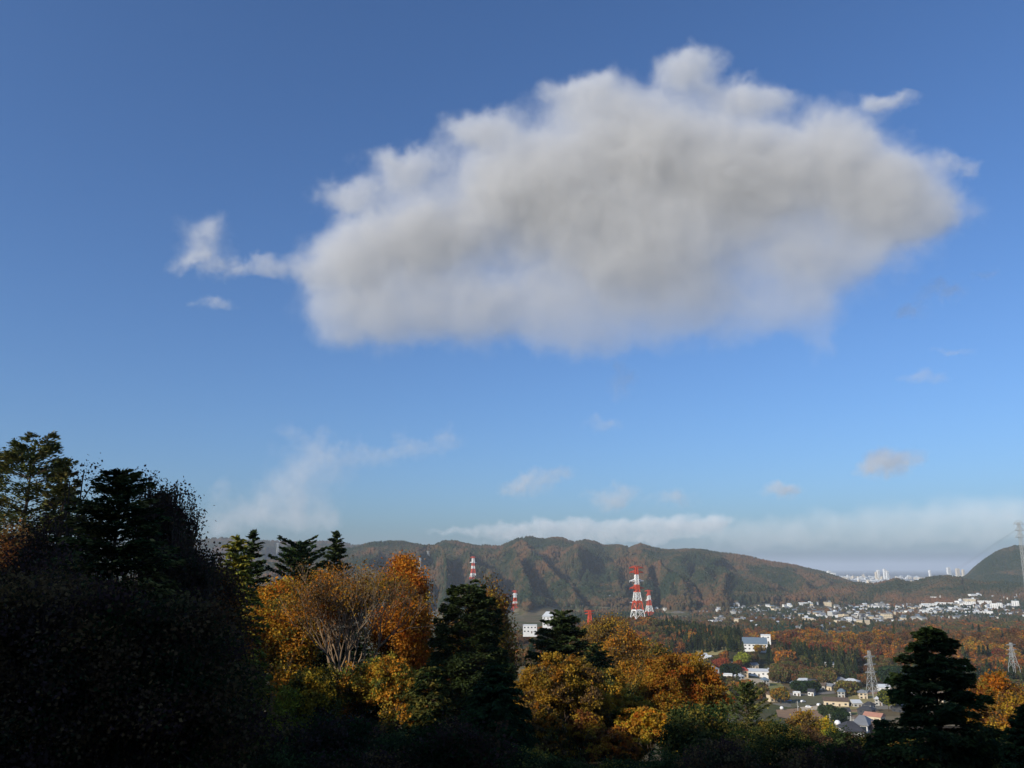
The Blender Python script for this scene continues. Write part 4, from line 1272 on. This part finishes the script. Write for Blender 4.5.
# single garden trees in the valley
def Vt(seed, px, py, wpx, hpx, pal, label, name='broadleaf_tree', con=False):
    p = hit(px, py); r = math.hypot(p.x, p.y); h = hpx / F * r; R = wpx / F * r / 2
    g = mid_cedar(seed, pal, h, R, 2200, R * .35) if con else mid_round(seed, pal, h, R * 1.12, 3400, R * .16)
    return grow_tree(name, g, (p.x, p.y, p.z - .3), label, leafm=M_needle if con else M_leaf)
Vt(401, 742, 670, 12, 17, 'lime', 'bright yellow-green tree above the red-roofed house')
Vt(402, 720, 673, 14, 12, 'red', 'dark red tree left of the low white box house')
Vt(403, 786, 668, 22, 13, ('rust', 'orange'), 'round orange-rust tree above the bare brown trees')
Vt(404, 781, 704, 15, 14, ('olive', 'gold'), 'olive garden tree left of the light blue car')
Vt(405, 798, 692, 12, 9, 'dgreen', 'dark round bush below the white valley house')
Vt(406, 809, 693, 20, 9, 'dgreen', 'broad dark evergreen before the valley houses')
Vt(407, 848, 695, 20, 10, ('brown', 'olive'), 'brown shrubby tree in front of the blue-grey-roofed house')
Vt(408, 889, 712, 15, 20, ('lime', 'green'), 'yellow-green tree right of the field beside the cedar')
Vt(409, 878, 735, 17, 11, 'pinkish', 'pale pinkish shrub below the salmon roof')
Vt(410, 867, 742, 10, 6, 'pinkish', 'small pale shrub beside the bottom right houses')
Vt(411, 830, 722, 16, 14, 'green', 'dark green garden tree below the barn')
Vt(412, 732, 676, 14, 11, 'dgreen', 'dark evergreen between the red tree and the red-roofed house')
Vt(413, 730, 648, 8, 12, 'olive', 'olive tree at the left corner of the large hall')
Vt(414, 758, 654, 9, 9, ('brown', 'gold'), 'tan tree in front of the right half of the large hall')
Vt(415, 891, 686, 26, 15, 'dgreen', 'dark spreading evergreen behind the steel pylon')
Vt(416, 843, 726, 15, 16, 'dgreen', 'dark evergreen behind the round white water tank')

# ------------------------------------------------------------------ the valley town
def town_mesh(seed, big_=False):
    rs = random.Random(seed)
    W, D_, h = (rs.uniform(7, 11.5), rs.uniform(6, 8.5), rs.uniform(4, 6)) if not big_ else (rs.uniform(16, 32), rs.uniform(11, 15), rs.uniform(6, 11))
    bm = bmesh.new()
    g = bmesh.ops.create_cube(bm, size=1)
    for v in g['verts']: v.co = Vector((v.co.x * W, v.co.y * D_, v.co.z * (h + 3) + h / 2 - 1.5))
    nwall = len(bm.faces)
    x, y, z = W / 2 + .5, D_ / 2 + .5, h + .01
    if big_:
        g = bmesh.ops.create_cube(bm, size=1)
        for v in g['verts']: v.co = Vector((v.co.x * W * .98, v.co.y * D_ * .98, v.co.z * .5 + h + .3))
        g = bmesh.ops.create_cube(bm, size=1)
        for v in g['verts']: v.co = Vector((v.co.x * 5 + W * .3, v.co.y * 5, v.co.z * 3 + h + 2.06))
    else:
        rx = x - rs.choice([0, 0, 3])
        b = [bm.verts.new(v) for v in ((-x, -y, z), (x, -y, z), (x, y, z), (-x, y, z))]
        r1, r2 = bm.verts.new((-rx, 0, z + 2.0)), bm.verts.new((rx, 0, z + 2.0))
        bm.faces.new(b[::-1]); bm.faces.new((b[0], b[1], r2, r1)); bm.faces.new((b[2], b[3], r1, r2)); bm.faces.new((b[1], b[2], r2)); bm.faces.new((b[3], b[0], r1))
    bm.faces.ensure_lookup_table()
    for i, f in enumerate(bm.faces):
        f.material_index = 0 if i < nwall else 1
    # rows of windows set proud of the front and back
    n = max(3, int(W / 3)); st = max(1, int(h / 2.8))
    for s in range(st):
        for i in range(n):
            for sg in (-1, 1):
                cx, cz = -W / 2 + W * (i + .5) / n, h * (s + .55) / st
                vs = [bm.verts.new((cx + a * .75, sg * (D_ / 2 + .04), cz + b_ * .6)) for a, b_ in ((-1, -1), (1, -1), (1, 1), (-1, 1))]
                f = bm.faces.new(vs); f.material_index = 2
    me = bpy.data.meshes.new('town_building' if big_ else 'town_house'); bm.to_mesh(me)
    me.materials.append(rs.choice([M_white, M_white, M_cream, M_conc])); me.materials.append(rs.choice([M_greyroof, M_greyroof, M_darkroof, M_paleroof, M_blueroof, M_brownroof, M_darkroof]) if not big_ else rs.choice([M_paleroof, M_paleroof, M_greyroof])); me.materials.append(M_glass)
    return me
TH = [town_mesh(500 + i) for i in range(14)]
TB = [town_mesh(600 + i, True) for i in range(7)]
rs = random.Random(77)
areas = [  # outline in the photo (ground), houses per 1000 m2, share of large buildings, region key
 ([(845, 621), (930, 621), (1030, 619), (1090, 619), (1090, 601), (1000, 601), (925, 603), (860, 606)], 1.3, .05, 'town'),
 ([(700, 616), (770, 618), (845, 620), (860, 606), (790, 607), (735, 606), (700, 611)], .9, .03, 'town'),
 ([(700, 619), (905, 622), (905, 629), (820, 632), (760, 630), (700, 625)], .9, .06, 'town'),
 ([(905, 603), (1090, 601), (1090, 597), (985, 597.5), (915, 600)], 1.2, .06, 'town'),
 ([(608, 598), (632, 599), (645, 606), (632, 610), (612, 604)], 1.3, 0, 'hamlet'),
 ([(655, 614), (668, 611), (668, 608), (655, 610)], .8, 0, 'hamlet'),
 ([(780, 592), (800, 590), (804, 594), (784, 596)], .7, 0, 'hamlet'),
]
TL = {'town': ('small house in the crowded valley town in front of the low dark hill', 'houses of the valley town'),
      'hamlet': ('small pale house in the hamlets at the foot of the mountain', 'houses of the hamlets below the mountain'),
      'big': ('large flat-roofed building in the valley town in front of the low dark hill', 'large buildings of the valley town')}
houses = []
for poly, dens, share, key in areas:
    for x, y in hull_points(poly, math.sqrt(1000 / dens), 900 + len(houses), .38):
        houses.append((x, y, rs.random() < share, key))
hz_ = H(np.array([h[0] for h in houses]), np.array([h[1] for h in houses]))
lst = []
for (x, y, bigb, key), z in zip(houses, hz_):
    q = topix((x, y, z + 3)); lst.append((math.hypot(x, y), x, y, float(z), bigb, key, q))
lst.sort()
nb_single = 0; rest = []
picked = {}
for r, x, y, z, bigb, key, q in lst:
    inview = 600 < q[0] < 1022 and not (900 < q[0] < 955 and q[1] > 628)
    kk = (int(q[0] / 4.2), int(q[1] / 2.2))
    if (bigb and inview) or (nb_single < 262 and inview and kk not in picked):
        picked[kk] = 1
        if not bigb: nb_single += 1
        o = link('town_building' if bigb else 'town_house', rs.choice(TB if bigb else TH), None, (x, y, z))
        o.rotation_euler = (0, 0, rs.choice([0, 1.57, .3, -.25]) + rs.uniform(-.15, .15))
        L = TL['big' if bigb else key]
        tag(o, L[0], 'building' if bigb else 'house', L[1])
    else: rest.append((x, y, z, rs.randrange(len(TH)), 1.0))
tp = {}
for o in COL.objects:
    for k, m in enumerate(TH):
        if o.data is m and k not in tp: tp[k] = o
rest = [q for q in rest if q[3] in tp]
scatter('town_houses', rest, tp, 'mass of tiny house roofs filling the valley town between the larger ones', 'houses')
# the long white row near the right
for i, (px, py, wpx, hh) in enumerate([(930, 607, 12, 8), (944, 606.5, 14, 9), (958, 607, 12, 8), (970, 606.5, 9, 9), (994, 611, 5, 16), (1000, 610, 4, 15), (985, 605.5, 10, 9), (1016, 609, 5, 18)]):
    p = hit(px, py); r = math.hypot(p.x, p.y)
    W = wpx / F * r
    root = empty('apartment_block', p, -math.atan2(p.x, p.y) + .12)
    lab = ['long white block at the left end of the white row in the valley town', 'second long white block in the valley town row', 'third long white block in the valley town row', 'short white block at the right end of the valley town row',
           'white tower block right of the long white row', 'narrow white tower block beside the other one in the valley town', 'white block just behind the two tower blocks in the valley town', 'tall pale block under the pylon at the right edge'][i]
    tag(root, lab, 'building', 'white blocks of the valley town')
    link('wall', box_mesh('wall', [(0, 0, hh / 2 - 2, W, 11, hh + 4)], M_white), root)
    link('roof', roof_mesh('roof', W, 11, hh, 0, M_paleroof, 'flat'), root)
    bx = [(-W / 2 + W * (j + .5) / max(3, int(W / 4)), -5.52, 1.6 + s * 2.9, 2.2, .1, 1.2) for j in range(max(3, int(W / 4))) for s in range(int(hh / 2.9))]
    link('window_row', box_mesh('window_row', bx, M_glass), root)

# ------------------------------------------------------------------ the far city
def city_mesh(seed):
    rs = random.Random(seed)
    W, D_, h = rs.uniform(25, 60), rs.uniform(18, 30), rs.choice([9, 10, 12, 14, 16, 20, 24])
    bxs = [(0, 0, h / 2 - 4, W, D_, h + 8), (W * rs.uniform(-.25, .25), 0, h + 2, W * .25, D_ * .5, 4)]
    bm = bmesh.new()
    for cx, cy, cz, sx, sy, sz in bxs:
        g = bmesh.ops.create_cube(bm, size=1)
        for v in g['verts']: v.co = Vector((v.co.x * sx + cx, v.co.y * sy + cy, v.co.z * sz + cz))
    for s in range(int(h / 6)):
        for sg in (-1, 1):
            vs = [bm.verts.new((a * W * .46, sg * (D_ / 2 + .15), 3 + s * 6 + b_ * 1.1)) for a, b_ in ((-1, -1), (1, -1), (1, 1), (-1, 1))]
            f = bm.faces.new(vs); f.material_index = 1
    me = bpy.data.meshes.new('city_building'); bm.to_mesh(me)
    me.materials.append(rs.choice([M_white, M_white, M_cream, M_paleroof])); me.materials.append(M_glass)
    return me
CM = [city_mesh(700 + i) for i in range(10)]
rs = random.Random(31)
for i in range(280):
    px = 838 + 175 * rs.random() if rs.random() < .82 else rs.uniform(812, 1000)
    r = 5200 + 6500 * rs.random()
    a = az(px); x, y = r * math.sin(a), r * math.cos(a)
    if px > 955 + (r < 4200) * 0 and px > 975: continue
    o = link('city_building', rs.choice(CM), None, (x, y, Hs(x, y)))
    o.rotation_euler = (0, 0, rs.uniform(-.5, .5)); s = rs.uniform(.6, 1.15); o.scale = (s, s, s * rs.uniform(.6, 1.2))
    tag(o, 'tiny pale building in the hazy city on the far plain', 'building', 'buildings of the far city')
for i, (px, top, wpx, r, lab) in enumerate([
    (832, 571.2, 3, 7500, 'low left block of the white apartment cluster at the left of the far city'), (835, 570.2, 3, 7500, 'tallest block of the white apartment cluster at the left of the far city'), (839, 572.2, 4, 7400, 'right block of the white apartment cluster at the left of the far city'),
    (885, 569.2, 2, 9000, 'left of the two high towers in the far city'), (891.5, 568.2, 2, 9000, 'right of the two high towers in the far city'), (894, 570.2, 2, 9000, 'shorter block just right of the two high towers in the far city'),
    (937.5, 569.2, 1.2, 9500, 'single slim white tower in the far city'), (957, 566.7, 3, 10000, 'broad block behind the city left of the right-hand mountain'), (966, 567.7, 3, 10000, 'pale yellowish block near the right-hand mountain'), (971.5, 568.7, 1.5, 10000, 'slim block closest to the right-hand mountain'), (883, 571.2, 2, 9000, 'low block left of the two high towers')]):
    p = spot(px, r); h = tanel(px, top + .9) * r - p.z; W = wpx / F * r
    root = empty('high_rise', p, .2); tag(root, lab, 'high-rise')
    link('wall', box_mesh('wall', [(0, 0, h / 2, W, 22, h)], M_white if i < 8 else M_cream), root)
    link('roof_block', box_mesh('roof_block', [(0, 0, h + 2.5, W * .4, 9, 5)], M_conc), root)
    link('window_row', box_mesh('window_row', [(0, -11.05, 6 + s * 7, W * .9, .2, 2.4) for s in range(int(h / 7) - 1)], M_glass), root)
